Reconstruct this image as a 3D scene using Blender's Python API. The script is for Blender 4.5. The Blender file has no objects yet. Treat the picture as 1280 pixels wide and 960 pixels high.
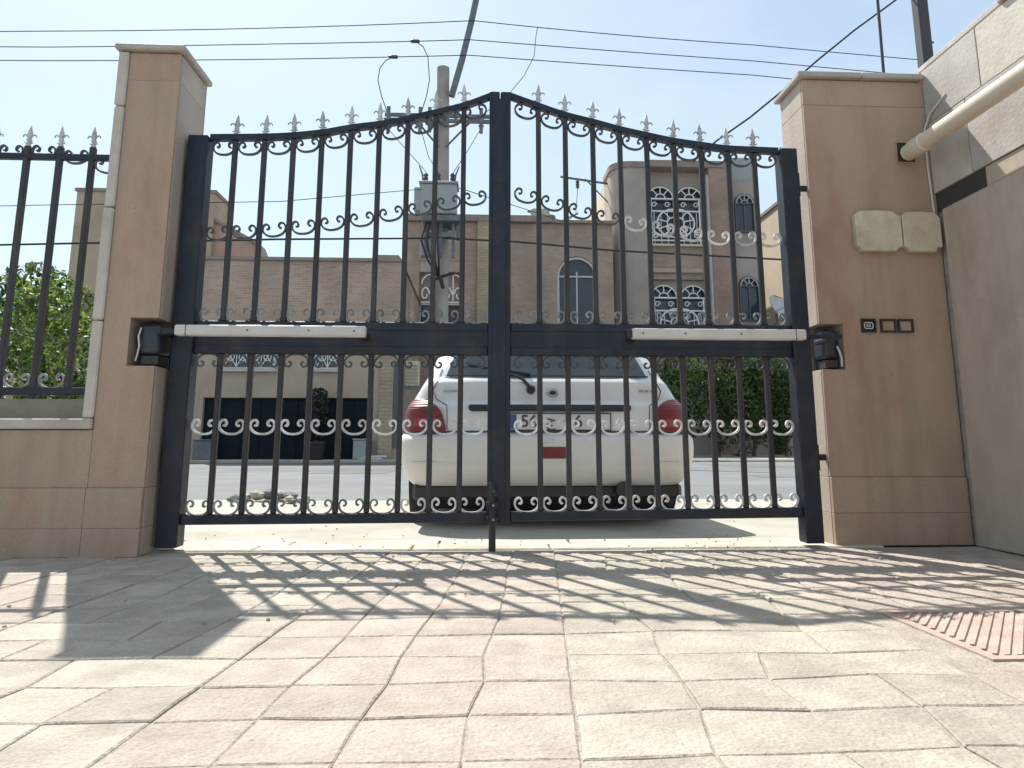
import bpy, bmesh, math, random
from mathutils import Vector, Matrix, noise
random.seed(7)
R = math.radians
sc = bpy.context.scene
COL = sc.collection

# ------------------------------------------------------------------ camera, sky, sun, exposure
F_PX, HOR, CAM_D, CAM_H = 880.0, 150.0, 3.34, 0.47
pitch = math.atan(HOR / F_PX)
yaw = math.atan(44.0 / F_PX * math.cos(pitch))
cam_data = bpy.data.cameras.new('camera')
cam = bpy.data.objects.new('camera', cam_data)
COL.objects.link(cam)
cam.location = (0, -CAM_D, CAM_H)
cam.rotation_euler = (math.pi / 2 + pitch, 0, -yaw)
cam_data.sensor_width = 36
cam_data.lens = F_PX / 1280 * 36
cam_data.shift_x = -4 / 1280
cam_data.shift_y = -74 / 1280
cam_data.clip_start = 0.05
cam_data.clip_end = 3000
sc.camera = cam

TO_SUN = Vector((-0.34, 0.62, 1.0)).normalized()
SUN_EL = math.asin(TO_SUN.z)
SUN_AZ = math.atan2(TO_SUN.x, TO_SUN.y)
world = bpy.data.worlds.new('World')
sc.world = world
world.use_nodes = True
wn, wl = world.node_tree.nodes, world.node_tree.links
sky = wn.new('ShaderNodeTexSky')
sky.sky_type = 'NISHITA'
sky.sun_disc = False
sky.sun_elevation = SUN_EL
sky.sun_rotation = SUN_AZ
sky.altitude = 200
sky.air_density = 1.0
sky.dust_density = 1.2
sky.ozone_density = 1.5
# thin high cloud veil that whitens parts of the sky
wtc = wn.new('ShaderNodeTexCoord')
wmp = wn.new('ShaderNodeMapping')
wmp.inputs['Scale'].default_value = (1.0, 1.0, 2.6)
wns = wn.new('ShaderNodeTexNoise')
wns.inputs['Scale'].default_value = 2.3
wns.inputs['Detail'].default_value = 6
wns.inputs['Roughness'].default_value = 0.55
wrp = wn.new('ShaderNodeValToRGB')
wrp.color_ramp.elements[0].position = 0.36
wrp.color_ramp.elements[0].color = (0.42, 0.42, 0.42, 1)
wrp.color_ramp.elements[1].position = 0.70
wrp.color_ramp.elements[1].color = (0.85, 0.85, 0.85, 1)
wmx = wn.new('ShaderNodeMix')
wmx.data_type = 'RGBA'
wmx.inputs[7].default_value = (4.1, 4.9, 5.15, 1)
wl.new(wtc.outputs['Generated'], wmp.inputs['Vector'])
wl.new(wmp.outputs['Vector'], wns.inputs['Vector'])
wl.new(wns.outputs['Fac'], wrp.inputs['Fac'])
wl.new(wrp.outputs['Color'], wmx.inputs[0])
wl.new(sky.outputs['Color'], wmx.inputs[6])
bg = wn['Background']
wl.new(wmx.outputs[2], bg.inputs['Color'])
bg.inputs['Strength'].default_value = 0.108

sun_data = bpy.data.lights.new('sun', 'SUN')
sun_data.energy = 4.2
sun_data.angle = R(0.55)
sun_data.color = (1.0, 0.95, 0.87)
sun = bpy.data.objects.new('sun', sun_data)
COL.objects.link(sun)
sun.location = (-5, 12, 20)
sun.rotation_euler = (-TO_SUN).to_track_quat('-Z', 'Y').to_euler()

sc.view_settings.view_transform = 'Standard'
sc.view_settings.look = 'None'
sc.view_settings.exposure = 0.85
sc.view_settings.gamma = 1.0
sc.view_settings.use_curve_mapping = False

# ------------------------------------------------------------------ helpers
def srgb(r, g, b):
    f = lambda c: (c / 255 / 12.92) if c <= 10 else ((c / 255 + 0.055) / 1.055) ** 2.4
    return (f(r), f(g), f(b))


def mat(name, base, base2=None, rough=0.7, metallic=0.0, scale=6.0, stretch=(1, 1, 1), bump=0.0,
        bump_scale=60.0, rand=0.0, spec=None, lo=0.35, hi=0.65, detail=5, stain=None, stain_scale=2.0, stain_amt=0.5, grain=0.0, pores=0.0, streak=None, streak_amt=0.4):
    m = bpy.data.materials.new(name)
    m.use_nodes = True
    n, l = m.node_tree.nodes, m.node_tree.links
    p = n['Principled BSDF']
    p.inputs['Roughness'].default_value = rough
    p.inputs['Metallic'].default_value = metallic
    if spec is not None:
        p.inputs['Specular IOR Level'].default_value = spec
    base2 = base2 or tuple(c * 0.86 for c in base)
    tc = n.new('ShaderNodeTexCoord')
    mp = n.new('ShaderNodeMapping')
    mp.inputs['Scale'].default_value = stretch
    l.new(tc.outputs['Object'], mp.inputs['Vector'])
    vec = mp.outputs['Vector']
    oi = None
    if rand:
        oi = n.new('ShaderNodeObjectInfo')
        ml = n.new('ShaderNodeMath'); ml.operation = 'MULTIPLY'; ml.inputs[1].default_value = 57.0
        ad = n.new('ShaderNodeVectorMath'); ad.operation = 'ADD'
        l.new(oi.outputs['Random'], ml.inputs[0])
        l.new(vec, ad.inputs[0]); l.new(ml.outputs[0], ad.inputs[1])
        vec = ad.outputs[0]
    ns = n.new('ShaderNodeTexNoise')
    ns.inputs['Scale'].default_value = scale
    ns.inputs['Detail'].default_value = detail
    ns.inputs['Roughness'].default_value = 0.6
    l.new(vec, ns.inputs['Vector'])
    rp = n.new('ShaderNodeValToRGB')
    rp.color_ramp.elements[0].position = lo
    rp.color_ramp.elements[1].position = hi
    rp.color_ramp.elements[0].color = (*base2, 1)
    rp.color_ramp.elements[1].color = (*base, 1)
    l.new(ns.outputs['Fac'], rp.inputs['Fac'])
    col = rp.outputs['Color']
    if stain:
        n2 = n.new('ShaderNodeTexNoise')
        n2.inputs['Scale'].default_value = stain_scale
        n2.inputs['Detail'].default_value = 7
        n2.inputs['Roughness'].default_value = 0.65
        l.new(vec, n2.inputs['Vector'])
        r2 = n.new('ShaderNodeValToRGB')
        r2.color_ramp.elements[0].position = 0.48
        r2.color_ramp.elements[1].position = 0.68
        r2.color_ramp.elements[0].color = (0, 0, 0, 1)
        r2.color_ramp.elements[1].color = (stain_amt,) * 3 + (1,)
        l.new(n2.outputs['Fac'], r2.inputs['Fac'])
        mx = n.new('ShaderNodeMix'); mx.data_type = 'RGBA'
        mx.inputs[7].default_value = (*stain, 1)
        l.new(r2.outputs['Color'], mx.inputs[0]); l.new(col, mx.inputs[6])
        col = mx.outputs[2]
    if streak:
        ms = n.new('ShaderNodeMapping'); ms.inputs['Scale'].default_value = (11, 11, .55)
        l.new(tc.outputs['Object'], ms.inputs['Vector'])
        n3 = n.new('ShaderNodeTexNoise'); n3.inputs['Scale'].default_value = 1.0; n3.inputs['Detail'].default_value = 4
        l.new(ms.outputs['Vector'], n3.inputs['Vector'])
        r3 = n.new('ShaderNodeValToRGB')
        r3.color_ramp.elements[0].position = 0.52; r3.color_ramp.elements[0].color = (0, 0, 0, 1)
        r3.color_ramp.elements[1].position = 0.74; r3.color_ramp.elements[1].color = (streak_amt,) * 3 + (1,)
        l.new(n3.outputs['Fac'], r3.inputs['Fac'])
        mx = n.new('ShaderNodeMix'); mx.data_type = 'RGBA'; mx.inputs[7].default_value = (*streak, 1)
        l.new(r3.outputs['Color'], mx.inputs[0]); l.new(col, mx.inputs[6]); col = mx.outputs[2]
    pore_out = None
    if pores:
        vo = n.new('ShaderNodeTexVoronoi'); vo.inputs['Scale'].default_value = 42
        vm = n.new('ShaderNodeMapping'); vm.inputs['Scale'].default_value = (1, 1, 1.9)
        l.new(tc.outputs['Object'], vm.inputs['Vector']); l.new(vm.outputs['Vector'], vo.inputs['Vector'])
        nm = n.new('ShaderNodeTexNoise'); nm.inputs['Scale'].default_value = 7
        l.new(tc.outputs['Object'], nm.inputs['Vector'])
        mrp = n.new('ShaderNodeMapRange'); mrp.inputs['From Min'].default_value = .45; mrp.inputs['From Max'].default_value = .7
        mrp.inputs['To Min'].default_value = .0; mrp.inputs['To Max'].default_value = .22
        l.new(nm.outputs['Fac'], mrp.inputs['Value'])
        lt_ = n.new('ShaderNodeMath'); lt_.operation = 'LESS_THAN'
        l.new(vo.outputs['Distance'], lt_.inputs[0]); l.new(mrp.outputs[0], lt_.inputs[1])
        pm_ = n.new('ShaderNodeMath'); pm_.operation = 'MULTIPLY'; pm_.inputs[1].default_value = pores
        l.new(lt_.outputs[0], pm_.inputs[0])
        mx = n.new('ShaderNodeMix'); mx.data_type = 'RGBA'; mx.inputs[7].default_value = (*[c * .45 for c in base2], 1)
        l.new(pm_.outputs[0], mx.inputs[0]); l.new(col, mx.inputs[6]); col = mx.outputs[2]
        pore_out = lt_.outputs[0]
    if grain:
        ng = n.new('ShaderNodeTexNoise'); ng.inputs['Scale'].default_value = 170; ng.inputs['Detail'].default_value = 3
        l.new(tc.outputs['Object'], ng.inputs['Vector'])
        mg = n.new('ShaderNodeMapRange'); mg.inputs['From Min'].default_value = .3; mg.inputs['From Max'].default_value = .7
        mg.inputs['To Min'].default_value = 1 - grain; mg.inputs['To Max'].default_value = 1 + grain
        l.new(ng.outputs['Fac'], mg.inputs['Value'])
        hg = n.new('ShaderNodeHueSaturation'); l.new(mg.outputs[0], hg.inputs['Value']); l.new(col, hg.inputs['Color'])
        col = hg.outputs['Color']
    if rand:
        hs = n.new('ShaderNodeHueSaturation')
        mr = n.new('ShaderNodeMapRange')
        mr.inputs['To Min'].default_value = 1 - rand
        mr.inputs['To Max'].default_value = 1 + rand
        l.new(oi.outputs['Random'], mr.inputs['Value'])
        l.new(mr.outputs[0], hs.inputs['Value']); l.new(col, hs.inputs['Color'])
        col = hs.outputs['Color']
    l.new(col, p.inputs['Base Color'])
    if bump:
        nb = n.new('ShaderNodeTexNoise')
        nb.inputs['Scale'].default_value = bump_scale
        nb.inputs['Detail'].default_value = 6
        l.new(tc.outputs['Object'], nb.inputs['Vector'])
        b = n.new('ShaderNodeBump')
        b.inputs['Strength'].default_value = bump
        b.inputs['Distance'].default_value = 0.01
        l.new(nb.outputs['Fac'], b.inputs['Height'])
        l.new(b.outputs['Normal'], p.inputs['Normal'])
    return m


def brick_mat(name, c1, c2, mortar, bw=0.24, bh=0.075, bump=0.4):
    m = bpy.data.materials.new(name)
    m.use_nodes = True
    n, l = m.node_tree.nodes, m.node_tree.links
    p = n['Principled BSDF']
    p.inputs['Roughness'].default_value = 0.9
    tc = n.new('ShaderNodeTexCoord')
    sx = n.new('ShaderNodeSeparateXYZ')
    cx = n.new('ShaderNodeCombineXYZ')
    ad = n.new('ShaderNodeMath'); ad.operation = 'ADD'
    l.new(tc.outputs['Object'], sx.inputs[0])
    l.new(sx.outputs['X'], ad.inputs[0]); l.new(sx.outputs['Y'], ad.inputs[1])
    l.new(ad.outputs[0], cx.inputs['X']); l.new(sx.outputs['Z'], cx.inputs['Y'])
    br = n.new('ShaderNodeTexBrick')
    br.inputs['Scale'].default_value = 1.0
    br.inputs['Brick Width'].default_value = bw
    br.inputs['Row Height'].default_value = bh
    br.inputs['Mortar Size'].default_value = 0.009
    br.inputs['Color1'].default_value = (*c1, 1)
    br.inputs['Color2'].default_value = (*c2, 1)
    br.inputs['Mortar'].default_value = (*mortar, 1)
    l.new(cx.outputs[0], br.inputs['Vector'])
    ns = n.new('ShaderNodeTexNoise')
    ns.inputs['Scale'].default_value = 0.7
    ns.inputs['Detail'].default_value = 6
    l.new(tc.outputs['Object'], ns.inputs['Vector'])
    hs = n.new('ShaderNodeHueSaturation')
    mr = n.new('ShaderNodeMapRange')
    mr.inputs['From Min'].default_value = 0.3; mr.inputs['From Max'].default_value = 0.7
    mr.inputs['To Min'].default_value = 0.78; mr.inputs['To Max'].default_value = 1.2
    l.new(ns.outputs['Fac'], mr.inputs['Value']); l.new(mr.outputs[0], hs.inputs['Value'])
    l.new(br.outputs['Color'], hs.inputs['Color'])
    l.new(hs.outputs['Color'], p.inputs['Base Color'])
    b = n.new('ShaderNodeBump'); b.inputs['Strength'].default_value = bump; b.inputs['Distance'].default_value = 0.01
    b.invert = True
    l.new(br.outputs['Fac'], b.inputs['Height']); l.new(b.outputs['Normal'], p.inputs['Normal'])
    return m


def wloc(o):
    v = Vector((0, 0, 0))
    while o:
        v += o.location
        o = o.parent
    return v


class MB:
    def __init__(s):
        s.v, s.f, s.m = [], [], []

    def add(s, vs, fs, mi=0):
        k = len(s.v)
        s.v += [tuple(v) for v in vs]
        s.f += [tuple(i + k for i in f) for f in fs]
        s.m += [mi] * len(fs)
        return s

    def box(s, x0, x1, y0, y1, z0, z1, mi=0):
        return s.add([(x0, y0, z0), (x1, y0, z0), (x1, y1, z0), (x0, y1, z0), (x0, y0, z1), (x1, y0, z1), (x1, y1, z1), (x0, y1, z1)],
                     [(0, 3, 2, 1), (4, 5, 6, 7), (0, 1, 5, 4), (1, 2, 6, 5), (2, 3, 7, 6), (3, 0, 4, 7)], mi)

    def prism(s, poly, y0, y1, mi=0):
        """poly: (x,z) outline, extruded along y"""
        n = len(poly)
        vs = [(x, y0, z) for x, z in poly] + [(x, y1, z) for x, z in poly]
        fs = [tuple(range(n)), tuple(range(2 * n - 1, n - 1, -1))]
        fs += [(i, i + n, (i + 1) % n + n, (i + 1) % n) for i in range(n)]
        return s.add(vs, fs, mi)

    def tube(s, pts, r, n=8, caps=True, mi=0):
        pts = [Vector(p) for p in pts]
        rs = r if isinstance(r, (list, tuple)) else [r] * len(pts)
        vs, fs = [], []
        up = None
        for i, p in enumerate(pts):
            t = (pts[min(i + 1, len(pts) - 1)] - pts[max(i - 1, 0)]).normalized()
            if up is None:
                a = Vector((0, 0, 1)) if abs(t.z) < 0.9 else Vector((0, 1, 0))
                up = (a - t * a.dot(t)).normalized()
            else:
                up = (up - t * up.dot(t)).normalized()
            sd = t.cross(up)
            for k in range(n):
                a = 2 * math.pi * (k + 0.5) / n
                vs.append(p + (up * math.cos(a) + sd * math.sin(a)) * rs[i])
        for i in range(len(pts) - 1):
            for k in range(n):
                fs.append((i * n + k, i * n + (k + 1) % n, (i + 1) * n + (k + 1) % n, (i + 1) * n + k))
        if caps:
            fs.append(tuple(range(n - 1, -1, -1)))
            fs.append(tuple(range((len(pts) - 1) * n, len(pts) * n)))
        return s.add(vs, fs, mi)

    def flat(s, pts, w, d, mi=0):
        """flat iron strip following (x,z) points; w in the plane, d along y"""
        n = len(pts)
        vs, fs = [], []
        for i, (x, z) in enumerate(pts):
            a, b = pts[max(i - 1, 0)], pts[min(i + 1, n - 1)]
            tx, tz = b[0] - a[0], b[1] - a[1]
            q = math.hypot(tx, tz) or 1
            nx, nz = -tz / q * w / 2, tx / q * w / 2
            vs += [(x - nx, -d / 2, z - nz), (x + nx, -d / 2, z + nz), (x + nx, d / 2, z + nz), (x - nx, d / 2, z - nz)]
        for i in range(n - 1):
            for k in range(4):
                fs.append((i * 4 + k, i * 4 + (k + 1) % 4, (i + 1) * 4 + (k + 1) % 4, (i + 1) * 4 + k))
        fs.append((0, 1, 2, 3)); fs.append(((n - 1) * 4 + 3, (n - 1) * 4 + 2, (n - 1) * 4 + 1, (n - 1) * 4))
        return s.add(vs, fs, mi)

    def lathe(s, prof, c=(0, 0, 0), n=10, axis='z', mi=0):
        vs, fs = [], []
        for r, h in prof:
            for k in range(n):
                a = 2 * math.pi * k / n
                p = (r * math.cos(a), r * math.sin(a), h)
                if axis == 'x':
                    p = (p[2], p[0], p[1])
                elif axis == 'y':
                    p = (p[0], p[2], p[1])
                vs.append((p[0] + c[0], p[1] + c[1], p[2] + c[2]))
        for i in range(len(prof) - 1):
            for k in range(n):
                fs.append((i * n + k, i * n + (k + 1) % n, (i + 1) * n + (k + 1) % n, (i + 1) * n + k))
        fs.append(tuple(range(n - 1, -1, -1)))
        fs.append(tuple(range((len(prof) - 1) * n, len(prof) * n)))
        return s.add(vs, fs, mi)

    def mesh(s, name, mats, off=(0, 0, 0), bevel=0.0, smooth=False, seg=1):
        me = bpy.data.meshes.new(name)
        o = Vector(off)
        me.from_pydata([tuple(Vector(v) - o) for v in s.v], [], s.f)
        mats = mats if isinstance(mats, (list, tuple)) else [mats]
        for m in mats:
            me.materials.append(m)
        for i, p in enumerate(me.polygons):
            p.material_index = s.m[i]
        bm = bmesh.new(); bm.from_mesh(me)
        bmesh.ops.recalc_face_normals(bm, faces=bm.faces)
        if bevel:
            es = [e for e in bm.edges if len(e.link_faces) == 2 and e.calc_face_angle(0) > 0.5]
            bmesh.ops.bevel(bm, geom=es, offset=bevel, segments=seg, profile=0.5, affect='EDGES', clamp_overlap=True)
        bm.to_mesh(me); bm.free()
        if smooth:
            for p in me.polygons:
                p.use_smooth = True
            try:
                me.set_sharp_from_angle(angle=R(smooth if isinstance(smooth, (int, float)) and smooth > 1 else 40))
            except Exception:
                pass
        return me


def obj(name, mb, mats, parent=None, label=None, bevel=0.0, smooth=False, seg=1, kind=None):
    off = wloc(parent) if parent else (0, 0, 0)
    me = mb.mesh(name, mats, off, bevel, smooth, seg)
    o = bpy.data.objects.new(name, me)
    COL.objects.link(o)
    if parent:
        o.parent = parent
    if label:
        o['label'] = label
    if kind:
        o['kind'] = kind
    return o


def inst(name, me, parent, at, rot=None, label=None):
    o = bpy.data.objects.new(name, me)
    COL.objects.link(o)
    if parent:
        o.parent = parent
        o.location = Vector(at) - wloc(parent)
    else:
        o.location = at
    if rot:
        o.rotation_euler = rot
    if label:
        o['label'] = label
    return o


def thing(name, label, cat, loc=(0, 0, 0), group=None):
    o = bpy.data.objects.new(name, None)
    o.empty_display_size = 0.2
    COL.objects.link(o)
    o.location = loc
    return tag(o, label, cat, group)


def tag(o, label, cat, group=None):
    o['label'] = label
    o['category'] = cat
    if group:
        o['group'] = group
    return o


def struct(o):
    o['kind'] = 'structure'
    return o


def lerp_table(tab, x):
    for (a, va), (b, vb) in zip(tab, tab[1:]):
        if x <= b:
            t = (x - a) / (b - a)
            return va + (vb - va) * t
    return tab[-1][1]


def smooth_table(tab, x):
    for i in range(len(tab) - 1):
        a, va = tab[i]; b, vb = tab[i + 1]
        if x <= b or i == len(tab) - 2:
            t = max(0, min(1, (x - a) / (b - a)))
            pa = tab[max(i - 1, 0)]; pb = tab[min(i + 2, len(tab) - 1)]
            ma = (vb - pa[1]) / max(b - pa[0], 1e-6) * (b - a)
            mb_ = (pb[1] - va) / max(pb[0] - a, 1e-6) * (b - a)
            t2, t3 = t * t, t * t * t
            return (2 * t3 - 3 * t2 + 1) * va + (t3 - 2 * t2 + t) * ma + (-2 * t3 + 3 * t2) * vb + (t3 - t2) * mb_


# ------------------------------------------------------------------ materials
M = {}
M['iron'] = mat('navy_iron', (0.010, 0.018, 0.034), (0.007, 0.012, 0.023), rough=0.45, spec=.4, scale=9, bump=0.12, bump_scale=140, stain=(0.05, 0.042, 0.036), stain_scale=6, stain_amt=0.5, grain=.15, streak=(.035, .04, .05), streak_amt=.5)
M['iron_bar'] = mat('dark_bar_iron', (0.030, 0.030, 0.034), (0.019, 0.018, 0.021), rough=0.5, scale=14, stretch=(1, 1, .3), bump=0.25, bump_scale=160, stain=(0.075, 0.055, 0.045), stain_scale=13, stain_amt=0.5, rand=0.16, grain=.2)
M['scroll_dimmed'] = mat('scroll_iron_dimmed', (0.075, 0.075, 0.08), (0.04, 0.04, 0.044), rough=0.42, metallic=0.2, scale=20, bump=0.1, rand=0.25)  # scroll iron dimmed in its colour, as if seen against bright sky
M['scroll'] = mat('grey_scroll_iron', (0.26, 0.26, 0.265), (0.13, 0.13, 0.135), rough=0.42, metallic=0.2, scale=20, bump=0.1, rand=0.25, stain=(.12, .10, .09), stain_scale=14, stain_amt=.5)  # middle of three scroll tones, contrast with the backdrop put into the colour
M['scroll_brightened'] = mat('scroll_iron_brightened', (0.72, 0.71, 0.71), (0.5, 0.49, 0.49), rough=0.42, metallic=0.2, scale=20, bump=0.1, rand=0.2, stain=(.2, .17, .15), stain_scale=14, stain_amt=.5)  # same scroll iron brightened in its colour, as if lit before shaded backdrops
M['finial'] = mat('silvered_iron', (0.55, 0.56, 0.56), (0.38, 0.39, 0.39), rough=0.5, metallic=0.25, scale=45, bump=0.2, rand=0.15)
M['stone'] = mat('beige_stone', (0.46, 0.338, 0.255), (0.34, 0.246, 0.182), rough=0.58, scale=2.6, stretch=(1.2, 1.2, .5), bump=0.2, bump_scale=60, stain=(0.32, 0.19, 0.135), stain_scale=2.6, stain_amt=0.85, rand=0.005, lo=.3, hi=.7, grain=.10, pores=.5, streak=(0.255, 0.19, 0.145), streak_amt=.55)
M['stone_side'] = mat('beige_stone_lit_side', (0.46, 0.39, 0.335), (0.385, 0.32, 0.27), rough=0.62, scale=3.5, stretch=(1, 1, .5), bump=0.2, bump_scale=60, stain=(0.32, 0.25, 0.2), stain_scale=2.5, stain_amt=0.5, rand=0.03, grain=.1, pores=.4, streak=(.3, .24, .2), streak_amt=.4)  # paler copy of the beige stone, light on the side faces put into colour
M['stone_grey'] = mat('grey_stone', (0.47, 0.44, 0.41), (0.38, 0.35, 0.32), rough=0.7, scale=4, bump=0.2, bump_scale=60, stain=(0.30, 0.26, 0.23), stain_scale=3, stain_amt=0.5, rand=0.06, grain=.1, pores=.3, streak=(.28, .25, .22), streak_amt=.35)
M['cream'] = mat('cream_limestone', (0.60, 0.535, 0.42), (0.48, 0.42, 0.325), rough=0.75, scale=9, bump=0.4, bump_scale=40, stain=(0.38, 0.30, 0.21), stain_scale=6, stain_amt=0.6, rand=0.05, grain=.1, pores=.4, streak=(.42, .35, .26), streak_amt=.45)
M['trim'] = mat('pale_trim_stone', (0.55, 0.505, 0.45), (0.46, 0.42, 0.37), rough=0.7, scale=7, bump=0.3, bump_scale=45, stain=(0.30, 0.25, 0.20), stain_scale=4, stain_amt=0.4, rand=0.06)
M['mortar'] = mat('mortar', (0.39, 0.35, 0.295), (0.28, 0.245, 0.205), rough=0.95, scale=14, bump=0.6, bump_scale=120, grain=.2)
M['mossy'] = mat('mossy_stucco', (0.24, 0.235, 0.17), (0.17, 0.17, 0.12), rough=0.95, scale=6, bump=0.5, bump_scale=40)
M['cement'] = mat('cement_render', (0.48, 0.395, 0.325), (0.40, 0.33, 0.27), rough=0.85, scale=2.5, stretch=(1, 1, .6), bump=0.5, bump_scale=9, stain=(0.31, 0.245, 0.195), stain_scale=2.4, stain_amt=0.8, grain=.09, pores=.25, streak=(.33, .28, .24), streak_amt=.5)
M['pav_cream'] = mat('cream_flagstone', (0.415, 0.375, 0.318), (0.32, 0.286, 0.242), rough=0.85, scale=8, bump=0.6, bump_scale=75, stain=(0.235, 0.21, 0.175), stain_scale=5.5, stain_amt=0.65, rand=0.09, grain=.16, pores=.35)
M['pav_pink'] = mat('pink_flagstone', (0.41, 0.355, 0.308), (0.318, 0.27, 0.234), rough=0.85, scale=8, bump=0.6, bump_scale=75, stain=(0.25, 0.205, 0.175), stain_scale=5.5, stain_amt=0.65, rand=0.09, grain=.16, pores=.35)
M['terra'] = mat('terracotta_tile', (0.43, 0.35, 0.305), (0.36, 0.275, 0.235), rough=0.85, scale=10, bump=0.3, bump_scale=80, stain=(0.35, 0.235, 0.185), stain_scale=7, stain_amt=0.5, grain=.15)
M['sill'] = mat('sill_stone', (0.50, 0.475, 0.40), (0.39, 0.365, 0.30), rough=0.85, scale=5, stretch=(.4, 1.6, 1), bump=0.4, bump_scale=45, stain=(0.25, 0.22, 0.17), stain_scale=4, stain_amt=0.55, rand=0.05)
M['concrete'] = mat('pale_concrete', (0.42, 0.40, 0.35), (0.33, 0.315, 0.275), rough=0.9, scale=1.6, bump=0.35, bump_scale=35, stain=(0.20, 0.185, 0.16), stain_scale=1.1, stain_amt=0.55)
M['asphalt'] = mat('worn_asphalt', (0.185, 0.195, 0.205), (0.14, 0.15, 0.16), rough=0.92, scale=0.8, bump=0.4, bump_scale=60, stain=(0.12, 0.12, 0.12), stain_scale=0.6, stain_amt=0.4)
M['asphalt_patch'] = mat('asphalt_patch', (0.145, 0.15, 0.158), (0.11, 0.115, 0.12), rough=0.92, scale=2, bump=0.4, bump_scale=60, stain=(.19, .19, .185), stain_scale=1.4, stain_amt=.5)
M['earth'] = mat('dusty_ground', (0.27, 0.25, 0.21), (0.2, 0.185, 0.16), rough=1, scale=0.3)
M['pvc'] = mat('cream_pipe', (0.66, 0.59, 0.49), (0.58, 0.51, 0.41), rough=0.38, scale=5, stain=(0.4, 0.33, 0.25), stain_scale=4, stain_amt=0.35)
M['cable_white'] = mat('white_cable', (0.6, 0.57, 0.52), rough=0.5)
M['arm_white'] = mat('opener_enamel', (0.62, 0.59, 0.57), (0.55, 0.52, 0.5), rough=0.35, scale=6, stain=(0.4, 0.37, 0.34), stain_scale=7, stain_amt=0.3)
M['black_plastic'] = mat('black_plastic', (0.018, 0.019, 0.022), rough=0.4, scale=10)
M['motor'] = mat('motor_casing', (0.030, 0.038, 0.06), (0.02, 0.026, 0.042), rough=0.35, scale=12, bump=0.1)
M['dark_void'] = mat('dark_recess', (0.05, 0.045, 0.042), rough=0.95)  # near-black fill that paints the shade of recesses, also on plate frames
M['car_paint'] = mat('white_car_paint', (0.73, 0.735, 0.745), (0.69, 0.695, 0.705), rough=0.22, scale=1.5)
M['car_paint'].node_tree.nodes['Principled BSDF'].inputs['Coat Weight'].default_value = 0.6
M['bumper'] = mat('bumper_paint', (0.74, 0.73, 0.71), (0.69, 0.68, 0.655), rough=0.33, scale=2, stain=(.5, .46, .40), stain_scale=3, stain_amt=.25)
M['car_glass'] = mat('car_glass', (0.04, 0.058, 0.074), (0.03, 0.045, 0.058), rough=0.05, scale=2, spec=0.8)
M['lamp_red'] = mat('red_lens', (0.21, 0.010, 0.022), (0.14, 0.006, 0.013), rough=0.15, scale=30)
M['lamp_red'].node_tree.nodes['Principled BSDF'].inputs['Coat Weight'].default_value = 0.3
M['lamp_red'].node_tree.nodes['Principled BSDF'].inputs['Coat Roughness'].default_value = 0.35
M['lamp_red'].node_tree.nodes['Principled BSDF'].inputs['Roughness'].default_value = 0.38
_n = M['lamp_red'].node_tree
_w = _n.nodes.new('ShaderNodeTexWave'); _w.inputs['Scale'].default_value = 22; _w.bands_direction = 'Z'
_t = _n.nodes.new('ShaderNodeTexCoord'); _b = _n.nodes.new('ShaderNodeBump'); _b.inputs['Strength'].default_value = .5; _b.inputs['Distance'].default_value = .004
_n.links.new(_t.outputs['Object'], _w.inputs['Vector']); _n.links.new(_w.outputs['Fac'], _b.inputs['Height']); _n.links.new(_b.outputs['Normal'], _n.nodes['Principled BSDF'].inputs['Normal'])
M['lamp_clear'] = mat('pink_lens', (0.36, 0.075, 0.085), (0.30, 0.06, 0.07), rough=0.12, scale=30)
M['rubber'] = mat('rubber', (0.02, 0.02, 0.021), rough=0.8, scale=20)
M['rim'] = mat('wheel_rim', (0.35, 0.35, 0.36), rough=0.35, metallic=0.7)
M['trimblack'] = mat('black_trim', (0.028, 0.028, 0.032), rough=0.35)
M['plate_white'] = mat('plate_white', (0.68, 0.68, 0.66), rough=0.4, scale=10)
M['plate_blue'] = mat('plate_blue', (0.06, 0.10, 0.28), rough=0.4)
M['ink'] = mat('black_ink', (0.08, 0.08, 0.085), rough=0.5)
M['chrome'] = mat('chrome', (0.4, 0.4, 0.42), rough=0.2, metallic=0.9)
M['brick_tan'] = brick_mat('tan_brick', (0.44, 0.32, 0.25), (0.36, 0.245, 0.19), (0.44, 0.37, 0.31))
M['brick_brown'] = brick_mat('brown_brick', (0.37, 0.27, 0.22), (0.30, 0.215, 0.175), (0.36, 0.30, 0.26))
M['brick_red'] = brick_mat('red_brick', (0.34, 0.225, 0.185), (0.29, 0.185, 0.15), (0.32, 0.25, 0.21))
M['brick_pale'] = brick_mat('pale_brick', (0.42, 0.34, 0.24), (0.36, 0.28, 0.195), (0.30, 0.25, 0.19), bw=0.3, bh=0.11, bump=0.7)
M['plaster_tan'] = mat('tan_plaster', (0.46, 0.37, 0.285), (0.385, 0.305, 0.235), rough=0.92, scale=0.8, bump=0.2, bump_scale=15, stain=(0.24, 0.16, 0.10), stain_scale=0.7, stain_amt=0.45)
M['plaster_grey'] = mat('grey_plaster', (0.40, 0.345, 0.305), (0.33, 0.285, 0.25), rough=0.92, scale=0.8, bump=0.2, bump_scale=15, stain=(0.27, 0.225, 0.195), stain_scale=0.6, stain_amt=0.5)
M['plaster_cream'] = mat('cream_plaster', (0.62, 0.55, 0.44), (0.55, 0.48, 0.38), rough=0.9, scale=0.6, bump=0.15, bump_scale=15, stain=(0.42, 0.36, 0.28), stain_scale=0.5, stain_amt=0.4)
M['plaster_pink'] = mat('pink_plaster', (0.46, 0.32, 0.26), (0.38, 0.26, 0.21), rough=0.92, scale=0.8)
M['coping'] = mat('roof_coping', (0.30, 0.25, 0.22), (0.23, 0.19, 0.17), rough=0.9, scale=3)
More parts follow.
